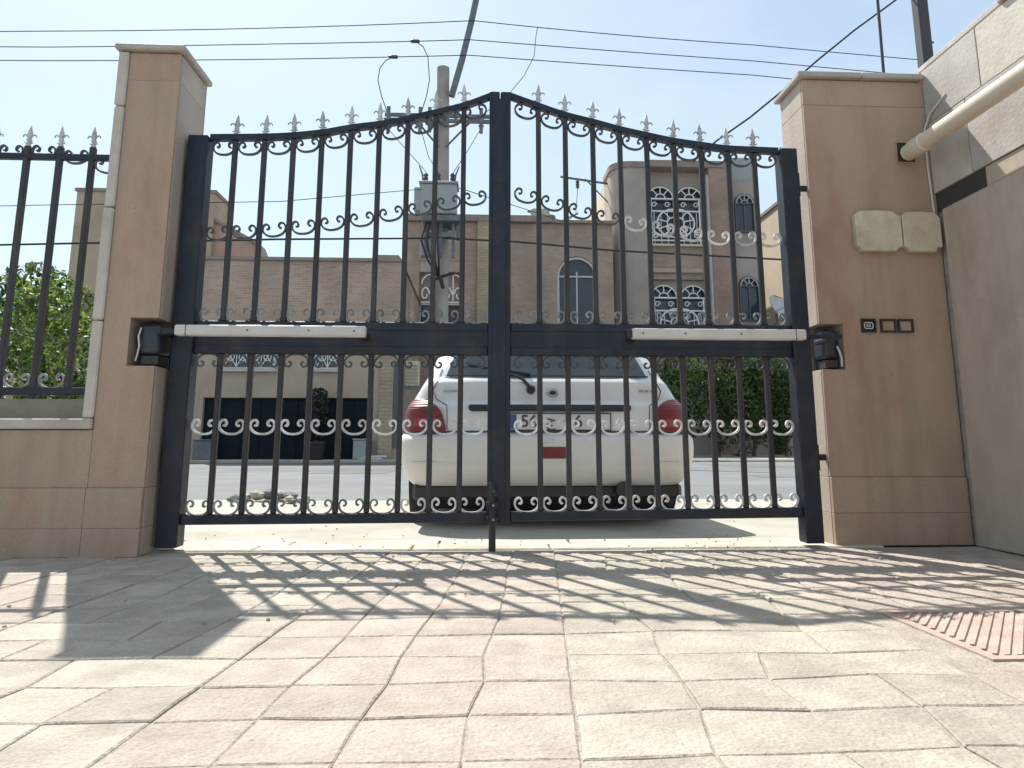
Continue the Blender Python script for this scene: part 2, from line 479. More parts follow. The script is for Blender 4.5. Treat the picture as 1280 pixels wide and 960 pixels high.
M['garage_door'] = mat('black_door_paint', (0.009, 0.015, 0.022), (0.006, 0.010, 0.016), rough=0.7, scale=2, spec=.15)
M['win_frame'] = mat('white_window_paint', (0.50, 0.49, 0.50), (0.42, 0.41, 0.42), rough=0.5, scale=5)
M['grille_white'] = mat('white_grille', (0.82, 0.81, 0.82), (0.72, 0.71, 0.72), rough=0.5, scale=6)
M['win_glass'] = mat('house_glass', (0.05, 0.055, 0.07), (0.035, 0.04, 0.05), rough=0.12, scale=0.8)
M['win_shut'] = mat('grey_shutter', (0.105, 0.105, 0.12), (0.085, 0.085, 0.1), rough=0.6, scale=3)
M['pole_concrete'] = mat('pole_concrete', (0.36, 0.335, 0.31), (0.29, 0.27, 0.25), rough=0.9, scale=2.5, bump=0.3, bump_scale=20)
M['pole_steel'] = mat('galvanised_steel', (0.17, 0.19, 0.21), (0.12, 0.135, 0.15), rough=0.55, metallic=0.3, scale=4)
M['transformer'] = mat('transformer_grey', (0.34, 0.37, 0.38), (0.29, 0.315, 0.325), rough=0.5, scale=2, stain=(0.2, 0.18, 0.16), stain_scale=2, stain_amt=0.4)
M['insulator'] = mat('brown_porcelain', (0.07, 0.055, 0.06), rough=0.25)
M['wire'] = mat('wire', (0.025, 0.026, 0.028), rough=0.6)
M['leaf_dark'] = mat('leaf_dark', (0.030, 0.062, 0.022), (0.02, 0.045, 0.016), rough=0.55, scale=3)
M['leaf_mid'] = mat('leaf_mid', (0.060, 0.105, 0.030), (0.042, 0.08, 0.024), rough=0.5, scale=3)
M['leaf_light'] = mat('leaf_light', (0.12, 0.16, 0.045), (0.09, 0.125, 0.035), rough=0.45, scale=3)
M['leaf_shade'] = mat('leaf_backlit_shade', (0.014, 0.02, 0.018), (0.009, 0.013, 0.012), rough=0.7, scale=3)  # shrub leaves coloured near black, their backlit shade is in the base colour
M['bark'] = mat('bark', (0.13, 0.10, 0.075), (0.08, 0.06, 0.045), rough=0.95, scale=12, stretch=(1, 1, .2), bump=0.6, bump_scale=30)
M['dish'] = mat('dish_grey', (0.5, 0.5, 0.51), (0.42, 0.42, 0.43), rough=0.5, scale=3)
M['wood_dark'] = mat('dark_post', (0.06, 0.062, 0.075), (0.045, 0.046, 0.055), rough=0.8, scale=8, stretch=(1, 1, .1))
M['rubble'] = mat('white_slab', (0.62, 0.6, 0.56), (0.5, 0.48, 0.45), rough=0.9, scale=4)
for k, c in (('leaf_dark', (.06, .11, .02)), ('leaf_mid', (.13, .22, .04)), ('leaf_light', (.27, .36, .07))):
    nt = M[k].node_tree
    tl = nt.nodes.new('ShaderNodeBsdfTranslucent'); tl.inputs['Color'].default_value = (*c, 1)
    ms = nt.nodes.new('ShaderNodeMixShader'); ms.inputs[0].default_value = .4
    out = nt.nodes['Material Output']
    nt.links.new(nt.nodes['Principled BSDF'].outputs[0], ms.inputs[1]); nt.links.new(tl.outputs[0], ms.inputs[2])
    nt.links.new(ms.outputs[0], out.inputs['Surface'])

# ------------------------------------------------------------------ ground, road, pavement
g = struct(obj('ground', MB().add([(-900, -300, -.03), (900, -300, -.03), (900, 1500, -.03), (-900, 1500, -.03)], [(0, 1, 2, 3)]), M['earth']))
road = struct(obj('road', MB().box(-80, 80, 3.0, 16.9, -.14, -.012), M['asphalt']))
# near pavement with a ragged worn edge against the asphalt
pv = MB()
xs = [-14 + i * 0.35 for i in range(81)]
top = [(x, 2.75 + 0.22 * noise.noise(Vector((x * .6, 3, 0))) + 0.08 * noise.noise(Vector((x * 2.3, 8, 0)))) for x in xs]
for (xa, ya), (xb, yb) in zip(top, top[1:]):
    pv.add([(xa, .33, -.004), (xb, .33, -.004), (xb, yb + .25, -.004), (xa, ya + .25, -.004)], [(0, 1, 2, 3)])
pavement = struct(obj('pavement', pv, M['concrete']))
far_pave = struct(obj('far_pavement', MB().box(-80, 80, 16.9, 40, -.3, 0.06), M['concrete']))
kerb = struct(obj('kerb', MB().box(-80, 80, 16.72, 16.897, -.2, 0.05), M['cement'], bevel=.02))
# courtyard: mortar bed with individual flagstones
court = struct(obj('courtyard', MB().box(-6, 6, -6, -.012, -.2, -.0042), M['mortar']))
lanes = [(-2.60, -1.95, 'c'), (-1.95, -1.12, 'p'), (-1.12, -.40, 'c'), (-.40, .335, 'p'), (.335, 1.17, 'c'), (1.17, 2.33, 'p')]
rnd = random.Random(11)
NR = 15
Y_TOP, Y_BOT = -.03, -2.72
for (xa, xb, kind) in lanes:
    nc = max(2, round((xb - xa) / .19))
    lat = {}
    for j in range(NR + 1):
        for i in range(nc + 1):
            x = xa + (xb - xa) * i / nc
            y = Y_TOP + (Y_BOT - Y_TOP) * j / NR
            x += (y + .1) * 0.085
            jm = .022 if kind == 'c' else .010
            jx = 0 if i in (0, nc) else rnd.uniform(-jm, jm)
            jy = 0 if j in (0,) else rnd.uniform(-jm, jm) * .8
            if i in (0, nc):
                jy *= .3
            lat[i, j] = (x + jx, y + jy)
    taken = set()
    for j in range(NR):
        for i in range(nc):
            if (i, j) in taken:
                continue
            poly = [lat[i, j], lat[i + 1, j], lat[i + 1, j + 1], lat[i, j + 1]]
            if i + 1 < nc and rnd.random() < .28 and kind == 'c':
                taken.add((i + 1, j))
                poly = [lat[i, j], lat[i + 1, j], lat[i + 2, j], lat[i + 2, j + 1], lat[i + 1, j + 1], lat[i, j + 1]]
            cx = sum(p[0] for p in poly) / len(poly); cy = sum(p[1] for p in poly) / len(poly)
            if 1.10 < cx < 1.61 and -1.76 < cy < -1.22:
                continue
            if cx > 2.25 or cx < -2.7:
                continue
            # split corners once so the outlines read as broken stone
            ring = []
            for a, b in zip(poly, poly[1:] + poly[:1]):
                ring.append(a)
                t = rnd.uniform(.35, .65)
                ring.append((a[0] + (b[0] - a[0]) * t + rnd.uniform(-.0018, .0018), a[1] + (b[1] - a[1]) * t + rnd.uniform(-.0018, .0018)))
            def inset(d):
                out = []
                for (x, y) in ring:
                    vx, vy = x - cx, y - cy
                    q = math.hypot(vx, vy)
                    out.append((x - vx / q * d, y - vy / q * d))
                return out
            hz = rnd.uniform(-.002, .0015)
            n = len(ring)
            o_, m_, t_ = inset(.002), inset(.003), inset(.007)
            vs = [(x, y, -.02) for x, y in o_] + [(x, y, hz - .0025) for x, y in m_] + [(x, y, hz) for x, y in t_]
            fs = [tuple(range(2 * n, 3 * n))]
            for L in (0, 1):
                fs += [(L * n + k, L * n + (k + 1) % n, (L + 1) * n + (k + 1) % n, (L + 1) * n + k) for k in range(n)]
            obj('paver', MB().add(vs, fs), M['pav_cream'] if kind == 'c' else M['pav_pink'], court, smooth=30)
# grooved terracotta tile on the right of the courtyard
tile = MB().box(1.17, 1.54, -1.70, -1.29, -.02, -.0035)
for k in range(-9, 16):
    a = 1.17 + k * .030
    t0 = max(0, (1.178 - a) / .32); t1 = min(1, (1.532 - a) / .32)
    if t1 - t0 < .06:
        continue
    A = (a + .32 * t0, -1.695 + .40 * t0); B = (a + .32 * t1, -1.695 + .40 * t1)
    tile.add([(A[0] - .009, A[1], -.004), (A[0] + .009, A[1], -.004), (B[0] + .009, B[1], -.004), (B[0] - .009, B[1], -.004),
              (A[0] - .006, A[1], .001), (A[0] + .006, A[1], .001), (B[0] + .006, B[1], .001), (B[0] - .006, B[1], .001)],
             [(4, 5, 6, 7), (0, 1, 5, 4), (1, 2, 6, 5), (2, 3, 7, 6), (3, 0, 4, 7)])
for q in ((1.14, 1.57, -1.73, -1.703), (1.14, 1.57, -1.287, -1.26), (1.14, 1.167, -1.703, -1.287), (1.543, 1.57, -1.703, -1.287)):
    tile.box(q[0], q[1], q[2], q[3], -.02, .0012)
obj('paver', tile, M['terra'], court, label='terracotta paver with diagonal grooves')
# threshold: long sill slabs under the gate
sill = struct(obj('threshold', MB().box(-1.75, 1.9, -.012, .33, -.2, -.014), M['mortar']))
xe = [-1.75, -1.02, -.31, .33, 1.05, 1.9]
for a, b in zip(xe, xe[1:]):
    obj('sill_slab', MB().box(a + .004, b - .004, -.008, .15, -.05, .004), M['sill'], sill, bevel=.006)
    obj('sill_slab', MB().box(a + .12, b + .11 if b < 1.9 else b - .004, .157, .325, -.05, .001), M['sill'], sill, bevel=.006)

# ------------------------------------------------------------------ pillars and walls
def slab(parent, x0, x1, y0, y1, z0, z1, m='stone', bevel=.0015, label=None):
    return obj('stone_slab', MB().box(x0, x1, y0, y1, z0, z1), M[m], parent, bevel=bevel, label=label)


lp = thing('gate_pillar', 'tall beige stone gate pillar left of the gate with pale edge strip', 'pillar', (-1.59, 0, 0))
core = MB()
core.box(-1.72, -1.465, -.125, .165, 0, .817)
core.box(-1.72, -1.575, -.125, .165, .817, 1.035)
core.box(-1.575, -1.465, .03, .165, .817, 1.035)
core.box(-1.72, -1.465, -.125, .165, 1.035, 2.33)
obj('core', core, M['mortar'], lp)
J = .0006
for (z0, z1, mm) in ((0, .118, 'stone'), (.118, .287, 'stone'), (2.185, 2.325, 'stone')):
    slab(lp, -1.69, -1.452, -.14 - (.012 if z1 < .29 else 0), -.125, z0 + J, z1 - J, mm, bevel=0)
    slab(lp, -1.465, -1.45, -.125, .17, z0 + J, z1 - J, 'stone_side')
obj('stone_slab', MB().prism([(-1.69, .2876), (-1.452, .2876), (-1.452, .817), (-1.575, .817), (-1.575, 1.035), (-1.452, 1.035), (-1.452, 2.1844), (-1.69, 2.1844)], -.14, -.125), M['stone'], lp)
sd_ = MB().prism([(-.125, .2876), (.17, .2876), (.17, 2.1844), (-.125, 2.1844), (-.125, 1.035), (.03, 1.035), (.03, .817), (-.125, .817)], -1.465, -1.45)
sd_.v = [(y_, x_, z_) for x_, y_, z_ in sd_.v]
obj('stone_slab', sd_, M['stone_side'], lp, bevel=.0015)
slab(lp, -1.72, -1.45, .165, .18, .02, 2.325, 'stone')
# pale rough strip up the outer edge
for z0, z1 in ((.585, 1.02), (1.02, 1.55), (1.55, 2.05), (2.05, 2.33)):
    obj('edge_strip', MB().box(-1.738 + random.uniform(-.003, .003), -1.692, -.152, -.06, z0 + .003, z1 - .003), M['trim'], lp, bevel=.006)
    obj('edge_strip', MB().box(-1.734, -1.722, -.058, .165, z0 + .003, z1 - .003), M['trim'], lp, bevel=.003)
obj('cap', MB().box(-1.755, -1.428, -.168, .195, 2.332, 2.362), M['stone_grey'], lp, bevel=.006)

lw = thing('fence_wall', 'low beige stone wall under the spiked fence left of the gate', 'wall', (-2.9, 0, 0))
obj('core', MB().box(-5.2, -1.722, -.115, .10, 0, .533), M['mortar'], lw)
xs = [-5.2, -4.45, -3.75, -3.05, -2.35, -1.692]
for a, b in zip(xs, xs[1:]):
    for (z0, z1, d) in ((0, .118, .012), (.118, .287, .012), (.287, .533, 0)):
        slab(lw, a, b, -.14 - d, -.117, z0 + J, z1 - J, bevel=0)
    obj('coping_stone', MB().box(a + .002, b - .002 - (.0 if b < -1.7 else .0), -.155, .11, .537, .584), M['trim'], lw, bevel=.006)
obj('stucco_strip', MB().box(-5.2, -1.74, -.03, .10, .588, .675), M['mossy'], lw)

rp = thing('gate_pillar', 'wide beige stone gate pillar right of the gate carrying the cream plaques', 'pillar', (1.85, .1, 0))
core = MB()
core.box(1.695, 2.355, .05, .29, 0, .836)
core.box(1.80, 2.355, .05, .29, .836, 1.064)
core.box(1.695, 1.80, .19, .29, .836, 1.064)
core.box(1.695, 2.355, .05, .29, 1.064, 2.378)
obj('core', core, M['mortar'], rp)
for (z0, z1, mm) in ((0, .15, 'stone'), (.15, .318, 'stone'), (2.232, 2.375, 'stone')):
    d = .010 if z1 < .32 else 0
    xa, xb, xc = 1.682, 2.02, 2.352
    xb = 2.352
    slab(rp, xa, xb - J, .035 - d, .05, z0 + J, z1 - J, mm)
    if xb < 2.35:
        slab(rp, xb + J, xc, .035 - d, .05, z0 + J, z1 - J, mm)
    slab(rp, 1.68, 1.695, .05, .30, z0 + J, z1 - J, 'stone_side')
obj('stone_slab', MB().prism([(1.682, .3186), (2.352, .3186), (2.352, 2.2314), (1.682, 2.2314), (1.682, 1.064), (1.80, 1.064), (1.80, .836), (1.682, .836)], .035, .05), M['stone'], rp, bevel=.0015)
sd_ = MB().prism([(.05, .3186), (.30, .3186), (.30, 2.2314), (.05, 2.2314), (.05, 1.064), (.19, 1.064), (.19, .836), (.05, .836)], 1.68, 1.695)
sd_.v = [(y_, x_, z_) for x_, y_, z_ in sd_.v]
obj('stone_slab', sd_, M['stone_side'], rp, bevel=.0015)
slab(rp, 1.70, 2.35, .29, .305, .02, 2.375)
for a, b in ((1.655, 2.0), (2.0, 2.337)):
    obj('cap_slab', MB().box(a, b - .003, .005, .33, 2.380, 2.412), M['stone_grey'], rp, bevel=.006)

rw = thing('side_wall', 'beige stone side wall on the right running towards the viewer, pipe along it', 'wall', (2.5, -1.5, 0))
obj('core', MB().box(2.36, 2.62, -4.5, .30, 0, 2.43), M['mortar'], rw)
ys = [.033, -.26, -.80, -1.35, -1.9, -2.5, -3.2]
for r_, (z0, z1) in enumerate(((1.752, 2.13), (2.13, 2.43))):
    for b, a in zip(ys, ys[1:]):
        sh = -.12 if r_ else 0
        y1 = b if b > 0 else b + sh
        slab(rw, 2.338 + random.uniform(-.002, .002), 2.358, a + sh + .003, y1 - .003, z0 + J, z1 - J, 'trim' if (r_ + round(-a * 3)) % 2 else 'stone_grey')
obj('core', MB().box(2.350, 2.359, -.33, .03, 1.655, 1.7505), M['dark_void'], rw)  # thin near-black strip, painted as the shade inside the wall slot
slab(rw, 2.345, 2.358, -3.2, -.335, 1.655, 1.748, 'cement')
obj('lower_panel', MB().box(2.335, 2.358, -1.4, -.02, 0, 1.652), M['cement'], rw, bevel=.006)
obj('lower_panel', MB().box(2.337, 2.358, -3.2, -1.405, 0, 1.652), M['cement'], rw, bevel=.006)
for b, a in zip((.33, -.55, -1.4, -2.3), (-.55, -1.4, -2.3, -3.2)):
    obj('cap_slab', MB().box(2.339 - .02 * (b < .3), 2.64, a + .002, b - .002, 2.436, 2.47), M['stone_grey'], rw, bevel=.006)

# things on the right pillar and wall -----------------------------------------------------------
def plaque(x0, x1, z0, z1, label, seed):
    r = random.Random(seed)
    c = .028
    j = lambda: r.uniform(-.008, .008)
    poly = [(x0, z0 + c + j()), (x0 + c * .6 + j(), z0 + c * .7), (x0 + c + j(), z0), (x0 + (x1 - x0) * .4, z0 + j() * .5), (x1 - c * 1.4 + j(), z0), (x1 - c * .9, z0 + c * .8 + j()), (x1, z0 + c * 1.2 + j()),
            (x1, z1 - c + j()), (x1 - c * .7, z1 - c * .5 + j()), (x1 - c * 1.2 + j(), z1), (x0 + (x1 - x0) * .5, z1 + j() * .5), (x0 + c * 1.1 + j(), z1), (x0 + c * .4, z1 - c * .4), (x0, z1 - c * .8 + j())]
    o = obj('stone_plaque', MB().prism(poly, -.005, .034), M['cream'], None, bevel=.004, seg=1)
    return tag(o, label, 'stone block', 'cream stone blocks on the right pillar')
plaque(1.889, 2.128, 1.432, 1.642, 'larger cream stone block with chipped corners, beside the gate', 3)
plaque(2.134, 2.334, 1.430, 1.640, 'smaller cream stone block with chipped corners, next to the wall corner', 5)

for i, (x0, x1, lab) in enumerate(((1.893, 1.966, 'dark framed wall plate with the white outlined tag 65, nearest the gate'),
                                   (1.990, 2.070, 'blank stone coloured wall plate between the tagged plate and another blank'),
                                   (2.080, 2.158, 'blank stone coloured wall plate nearest the wall corner'))):
    t = thing('wall_plate', lab, 'wall plate', ((x0 + x1) / 2, .03, 1.056), 'square plates on the right pillar')
    f = MB()
    z0, z1, w = 1.022, 1.090, .009
    for q in ((x0, x1, z0, z0 + w), (x0, x1, z1 - w, z1), (x0, x0 + w, z0 + w, z1 - w), (x1 - w, x1, z0 + w, z1 - w)):
        f.box(q[0], q[1], .022, .034, q[2], q[3])
    obj('frame', f, M['black_plastic'] if i == 0 else M['dark_void'], t)
    obj('face', MB().box(x0 + w + .001, x1 - w - .001, .029, .034, z0 + w + .001, z1 - w - .001), M['black_plastic'] if i == 0 else M['stone'], t, bevel=.001)
    if i == 0:
        tag_m = MB()
        cx, cz, a, b = (x0 + x1) / 2, 1.056, .022, .015
        ring = [(cx + a * math.copysign(abs(math.cos(k * math.pi / 12)) ** .45, math.cos(k * math.pi / 12)), cz + b * math.copysign(abs(math.sin(k * math.pi / 12)) ** .45, math.sin(k * math.pi / 12))) for k in range(25)]
        m0 = MB(); m0.flat(ring, .004, .002)
        m0.v = [(v[0], v[1] + .0275, v[2]) for v in m0.v]
        obj('tag_outline', m0, M['plate_white'], t)
        cu = bpy.data.curves.new('tag_number', 'FONT'); cu.body = '65'; cu.size = .024; cu.align_x = 'CENTER'; cu.align_y = 'CENTER'; cu.extrude = .0006
        to = bpy.data.objects.new('tmp', cu); COL.objects.link(to)
        bpy.context.view_layer.update()
        me = bpy.data.meshes.new_from_object(to.evaluated_get(bpy.context.evaluated_depsgraph_get()))
        bpy.data.objects.remove(to)
        me.name = 'tag_number'; me.materials.clear(); me.materials.append(M['plate_white'])
        inst('tag_number', me, t, (cx, .0275, cz), (math.pi / 2, 0, 0))

pipe = thing('drain_pipe', 'cream drain pipe running along the right wall out of the pillar', 'pipe', (2.2, -.5, 1.955))
pm = MB(); pm.tube([(2.2, -.005, 1.958), (2.2, -1.2, 1.962), (2.2, -3.3, 1.97)], .043, 20)
obj('pipe', pm, M['pvc'], pipe, smooth=True)
pc = MB(); pc.lathe([(.043, 0), (.0475, .004), (.0475, .10), (.043, .104)], (2.2, -.15, 1.958), 20, 'y')
obj('socket', pc, M['pvc'], pipe, smooth=True)
for y in (-1.05, -2.4):
    c_ = MB(); c_.lathe([(.0445, 0), (.049, .002), (.049, .024), (.0445, .026)], (2.2, y, 1.962), 20, 'y'); c_.box(2.246, 2.338, y + .004, y + .02, 1.95, 1.975)
    obj('clip', c_, M['pole_steel'], pipe)
rc = thing('pipe_recess', 'dark square hole in the right pillar where the cream pipe ends', 'recess', (2.2, .03, 1.97))
fr = MB()
for q in ((2.155, 2.262, 1.915, 1.922), (2.155, 2.262, 2.028, 2.035), (2.155, 2.162, 1.922, 2.028), (2.255, 2.262, 1.922, 2.028)):
    fr.box(q[0], q[1], .0265, .036, q[2], q[3])
obj('rim', fr, M['stone'], rc)
obj('back', MB().box(2.162, 2.255, .0325, .036, 1.922, 2.028), M['dark_void'], rc)  # dark plate on the face, painted as the shade inside the hole
cb = MB(); cb.tube([(2.336, -.14, 2.22), (2.326, -.02, 2.17), (2.318, .024, 2.10), (2.318, .028, 1.9), (2.322, .028, 1.78), (2.327, .028, 1.66), (2.326, .028, 1.64)], .0055, 6)
tag(obj('wall_cable', cb, M['cable_white'], smooth=True), 'thin white cable running down the corner behind the cream pipe', 'cable')

# ------------------------------------------------------------------ the gate
def scroll_pts(w, h, turns=1.0):
    """C scroll lying on its back: ends curl inwards at the top"""
    rx = w / 2
    a_, b_ = .175 * w, .35 * h            # curl radii
    z0 = .04 * h                          # height of the widest point
    pts = []
    n = 13
    for i in range(n):                    # inner hook, opening out into the belly
        t = i / (n - 1)
        ang = math.pi - (1 - t) * R(285 * turns)
        k = .30 + .70 * t ** .9
        pts.append((-rx + a_ + a_ * k * math.cos(ang) + (1 - t) * .02 * w, z0 + (1 - t) * b_ * .30 + b_ * k * math.sin(ang)))
    left = list(pts)
    for i in range(1, 12):                # belly
        a = math.pi + math.pi * i / 12
        pts.append((rx * math.copysign(abs(math.cos(a)) ** .85, math.cos(a)), z0 + h * .56 * math.sin(a)))
    pts += [(-x, z) for x, z in reversed(left)]
    return pts
def scroll_mesh(name, w, h, flip=False, m_='scroll', th=.0085):
    m = MB()
    pts = scroll_pts(w, h)
    if flip:
        pts = [(x, -z) for x, z in pts]
    m.flat(pts, th, .013)
    return m.mesh(name, M[m_], smooth=50)
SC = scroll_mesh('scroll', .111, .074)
SCD = scroll_mesh('scroll', .111, .074, m_='scroll_dimmed')
SCS = scroll_mesh('scroll', .111, .074, m_='scroll_brightened', th=.0098)
SCF = scroll_mesh('scroll', .111, .068, True, 'scroll_dimmed')

def finial_mesh():
    m = MB()
    m.lathe([(.0115, 0), (.0125, .006), (.0085, .012), (.0085, .02), (.012, .027), (.0135, .033), (.009, .039), (.0105, .05), (.0125, .062), (.009, .08), (.004, .098), (.001, .108)], n=8)
    for s in (-1, 1):
        m.tube([(s * .006, 0, .044), (s * .014, 0, .056), (s * .023, 0, .060), (s * .030, 0, .055), (s * .032, 0, .047)], [.0045, .0045, .004, .004, .003], 5)
        m.tube([(s * .005, 0, .020), (s * .013, 0, .016), (s * .019, 0, .020)], [.004, .0035, .003], 5)
    return m.mesh('finial', M['finial'], smooth=50)
FIN = finial_mesh()

COLLAR = MB().box(-.0155, .0155, -.015, .015, .0005, .0115).mesh('collar', M['iron_bar'], bevel=.003)
LRAIL = [(-1.44, 1.958), (-1.335, 1.962), (-1.0, 1.975), (-.79, 2.000), (-.66, 2.028), (-.52, 2.050), (-.38, 2.081), (-.24, 2.119), (-.09, 2.163), (.04, 2.218)]
RRAIL = [(.135, 2.222), (.28, 2.170), (.42, 2.122), (.56, 2.088), (.70, 2.051), (.83, 2.023), (.97, 1.995), (1.11, 1.976), (1.24, 1.960), (1.38, 1.956), (1.60, 1.951)]
LMID = [(-1.34, 1.475), (-1.17, 1.487), (-.86, 1.518), (-.72, 1.54), (-.58, 1.562), (-.44, 1.592), (-.24, 1.635), (.04, 1.695)]
RMID = [(.13, 1.715), (.2, 1.70), (.34, 1.66), (.48, 1.62), (.63, 1.587), (.76, 1.56), (1.03, 1.513), (1.17, 1.495), (1.31, 1.492), (1.52, 1.485)]
BARS_L = [-1.217, -1.075, -.935, -.797, -.656, -.515, -.374, -.234, -.094]
BARS_R = [.282, .418, .558, .696, .833, .972, 1.112, 1.250, 1.386]

def gate_leaf(label, bars, x_in, x_hinge_in, x_post, rail, mid, zb, side):
    t = thing('gate_leaf', label, 'gate', (x_post[0] if side < 0 else x_post[1], 0, 0), 'leaves of the driveway gate')
    xa, xb = min(x_hinge_in, x_in), max(x_hinge_in, x_in)
    # hinge post
    ph = MB().box(x_post[0], x_post[1], -.04, .045, .02, 1.962 if side < 0 else 1.957)
    po = obj('post', ph, M['iron'], t, bevel=.005)
    tip = MB().lathe([(.006, 0), (.006, .02), (.003, .028)], (x_post[0] + .012 if side < 0 else x_post[1] - .06, .02, 1.957), 8)
    obj('hinge_pin', tip, M['iron'], po)
    for z in (.35, 1.72):
        hg = MB().lathe([(.014, 0), (.014, .12)], ((x_post[0] - .008) if side < 0 else (x_post[1] + .012), .012, z), 10)
        if side > 0:
            hg.box(x_post[1] + .02, 1.684, .06, .07, z + .045, z + .075)
        else:
            hg.box(-1.452, x_post[0] - .016, .06, .07, z + .045, z + .075)
        obj('hinge', hg, M['iron'], po, smooth=True)
    # meeting post
    xm = (.034, .0855) if side < 0 else (.0895, .141)
    zt = 2.232
    obj('post', MB().box(xm[0], xm[1], -.03, .03, .118, zt), M['iron'], t, bevel=.004)
    # curved top rail
    rm = MB()
    x0, x1 = (x_post[1], xm[0]) if side < 0 else (xm[1], x_post[0])
    N = 26
    vs, fs = [], []
    for i in range(N + 1):
        x = x0 + (x1 - x0) * i / N
        z = smooth_table(rail, x)
        vs += [(x, -.016, z - .015), (x, -.016, z + .015), (x, .016, z + .015), (x, .016, z - .015)]
    for i in range(N):
        for k in range(4):
            fs.append((i * 4 + k, i * 4 + (k + 1) % 4, i * 4 + 4 + (k + 1) % 4, i * 4 + 4 + k))
    fs += [(0, 1, 2, 3), (4 * N + 3, 4 * N + 2, 4 * N + 1, 4 * N)]
    rm.add(vs, fs)
    obj('top_rail', rm, M['iron'], t)
    # middle beam: sheet between two box rails
    obj('beam_plate', MB().box(x0, x1, -.014, .014, .93, 1.004), M['iron'], t)
    obj('beam_rail', MB().box(x0, x1, -.018, .018, 1.004, 1.046), M['iron'], t, bevel=.004)
    obj('beam_rail', MB().box(x0, x1, -.018, .018, .889, .930), M['iron'], t, bevel=.004)
    # bottom rail
    za, zb_ = zb
    br = MB().add([(x0, -.022, za[0]), (x1, -.022, za[1]), (x1, .022, za[1]), (x0, .022, za[0]), (x0, -.022, zb_[0]), (x1, -.022, zb_[1]), (x1, .022, zb_[1]), (x0, .022, zb_[0])],
                  [(0, 3, 2, 1), (4, 5, 6, 7), (0, 1, 5, 4), (1, 2, 6, 5), (2, 3, 7, 6), (3, 0, 4, 7)])
    obj('bottom_rail', br, M['iron'], t, bevel=.004)
    zbot = lambda x: zb_[0] + (zb_[1] - zb_[0]) * (x - x0) / (x1 - x0)
    for x in bars:
        jx = random.uniform(-.0015, .0015)
        obj('bar', MB().box(x - .0125, x + .0125, -.012, .012, 1.046, smooth_table(rail, x) - .0155), M['iron_bar'], t, bevel=.0045)
        obj('bar', MB().box(x - .0125 + jx, x + .0125 + jx, -.012, .012, zbot(x), .889), M['iron_bar'], t, bevel=.0045)
        for zc in (1.046, .889 - .012):
            inst('collar', COLLAR, t, (x, 0, zc))
        inst('finial', FIN, t, (x, 0, smooth_table(rail, x) + .0145), (0, R(random.uniform(-3, 3)), R(random.uniform(-12, 12))))
    ed = sorted([x0] + list(bars) + [x1])
    for i, (a, b) in enumerate(zip(ed, ed[1:])):
        c = (a + b) / 2
        c += .006 if i == 0 else (-.006 if i == len(ed) - 2 else 0)
        wd = (b - a - .025 if 0 < i < len(ed) - 2 else b - a - .0125)
        fit = min(1.0, wd / .113)
        zr = smooth_table(rail, c)
        sl = math.atan2(smooth_table(rail, c + .05) - smooth_table(rail, c - .05), .1)
        sm = math.atan2(smooth_table(mid, c + .05) - smooth_table(mid, c - .05), .1)
        jr = lambda: R(random.uniform(-2.5, 2.5))
        mid_m = SCD if side < 0 or c < .7 else SCS  # scroll tone picked by backdrop
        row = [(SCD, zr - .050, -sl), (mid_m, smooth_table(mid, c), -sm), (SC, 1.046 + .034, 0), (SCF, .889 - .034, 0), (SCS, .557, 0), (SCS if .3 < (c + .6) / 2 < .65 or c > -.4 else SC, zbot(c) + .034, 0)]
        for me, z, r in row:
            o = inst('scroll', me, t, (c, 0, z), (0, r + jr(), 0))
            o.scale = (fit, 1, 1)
    return t

gl = gate_leaf('left leaf of the black iron driveway gate, carrying the drop bolt', BARS_L, .034, -1.335, (-1.434, -1.337), LRAIL, LMID, ((.116, .121), (.160, .166)), -1)
gr = gate_leaf('right leaf of the black iron driveway gate, beside the wide pillar', BARS_R, .141, 1.51, (1.511, 1.596), RRAIL, RMID, ((.124, .135), (.166, .181)), 1)
# cover strip on the meeting posts and drop bolt
obj('cover_strip', MB().box(.052, .118, -.036, -.0305, .13, 2.19), M['iron'], gl, bevel=.002)
db = obj('drop_bolt', MB().tube([(.058, -.052, .30), (.058, -.052, -.006)], .0165, 12), M['iron_bar'], gl, smooth=True)
obj('bolt_bracket', MB().box(.03, .085, -.071, -.0365, .185, .215), M['iron'], db)
obj('bolt_bracket', MB().box(.03, .085, -.071, -.0365, .125, .15), M['iron'], db)
obj('bolt_handle', MB().tube([(.058, -.066, .26), (.07, -.10, .262), (.075, -.11, .245)], .006, 6), M['iron'], db)
sn = MB()
for z in (.2, .138):
    sn.lathe([(.006, 0), (.006, -.004), (.003, -.007)], (.062, -.0712, z), 8, 'y')
obj('bolt_screw', sn, M['chrome'], db)

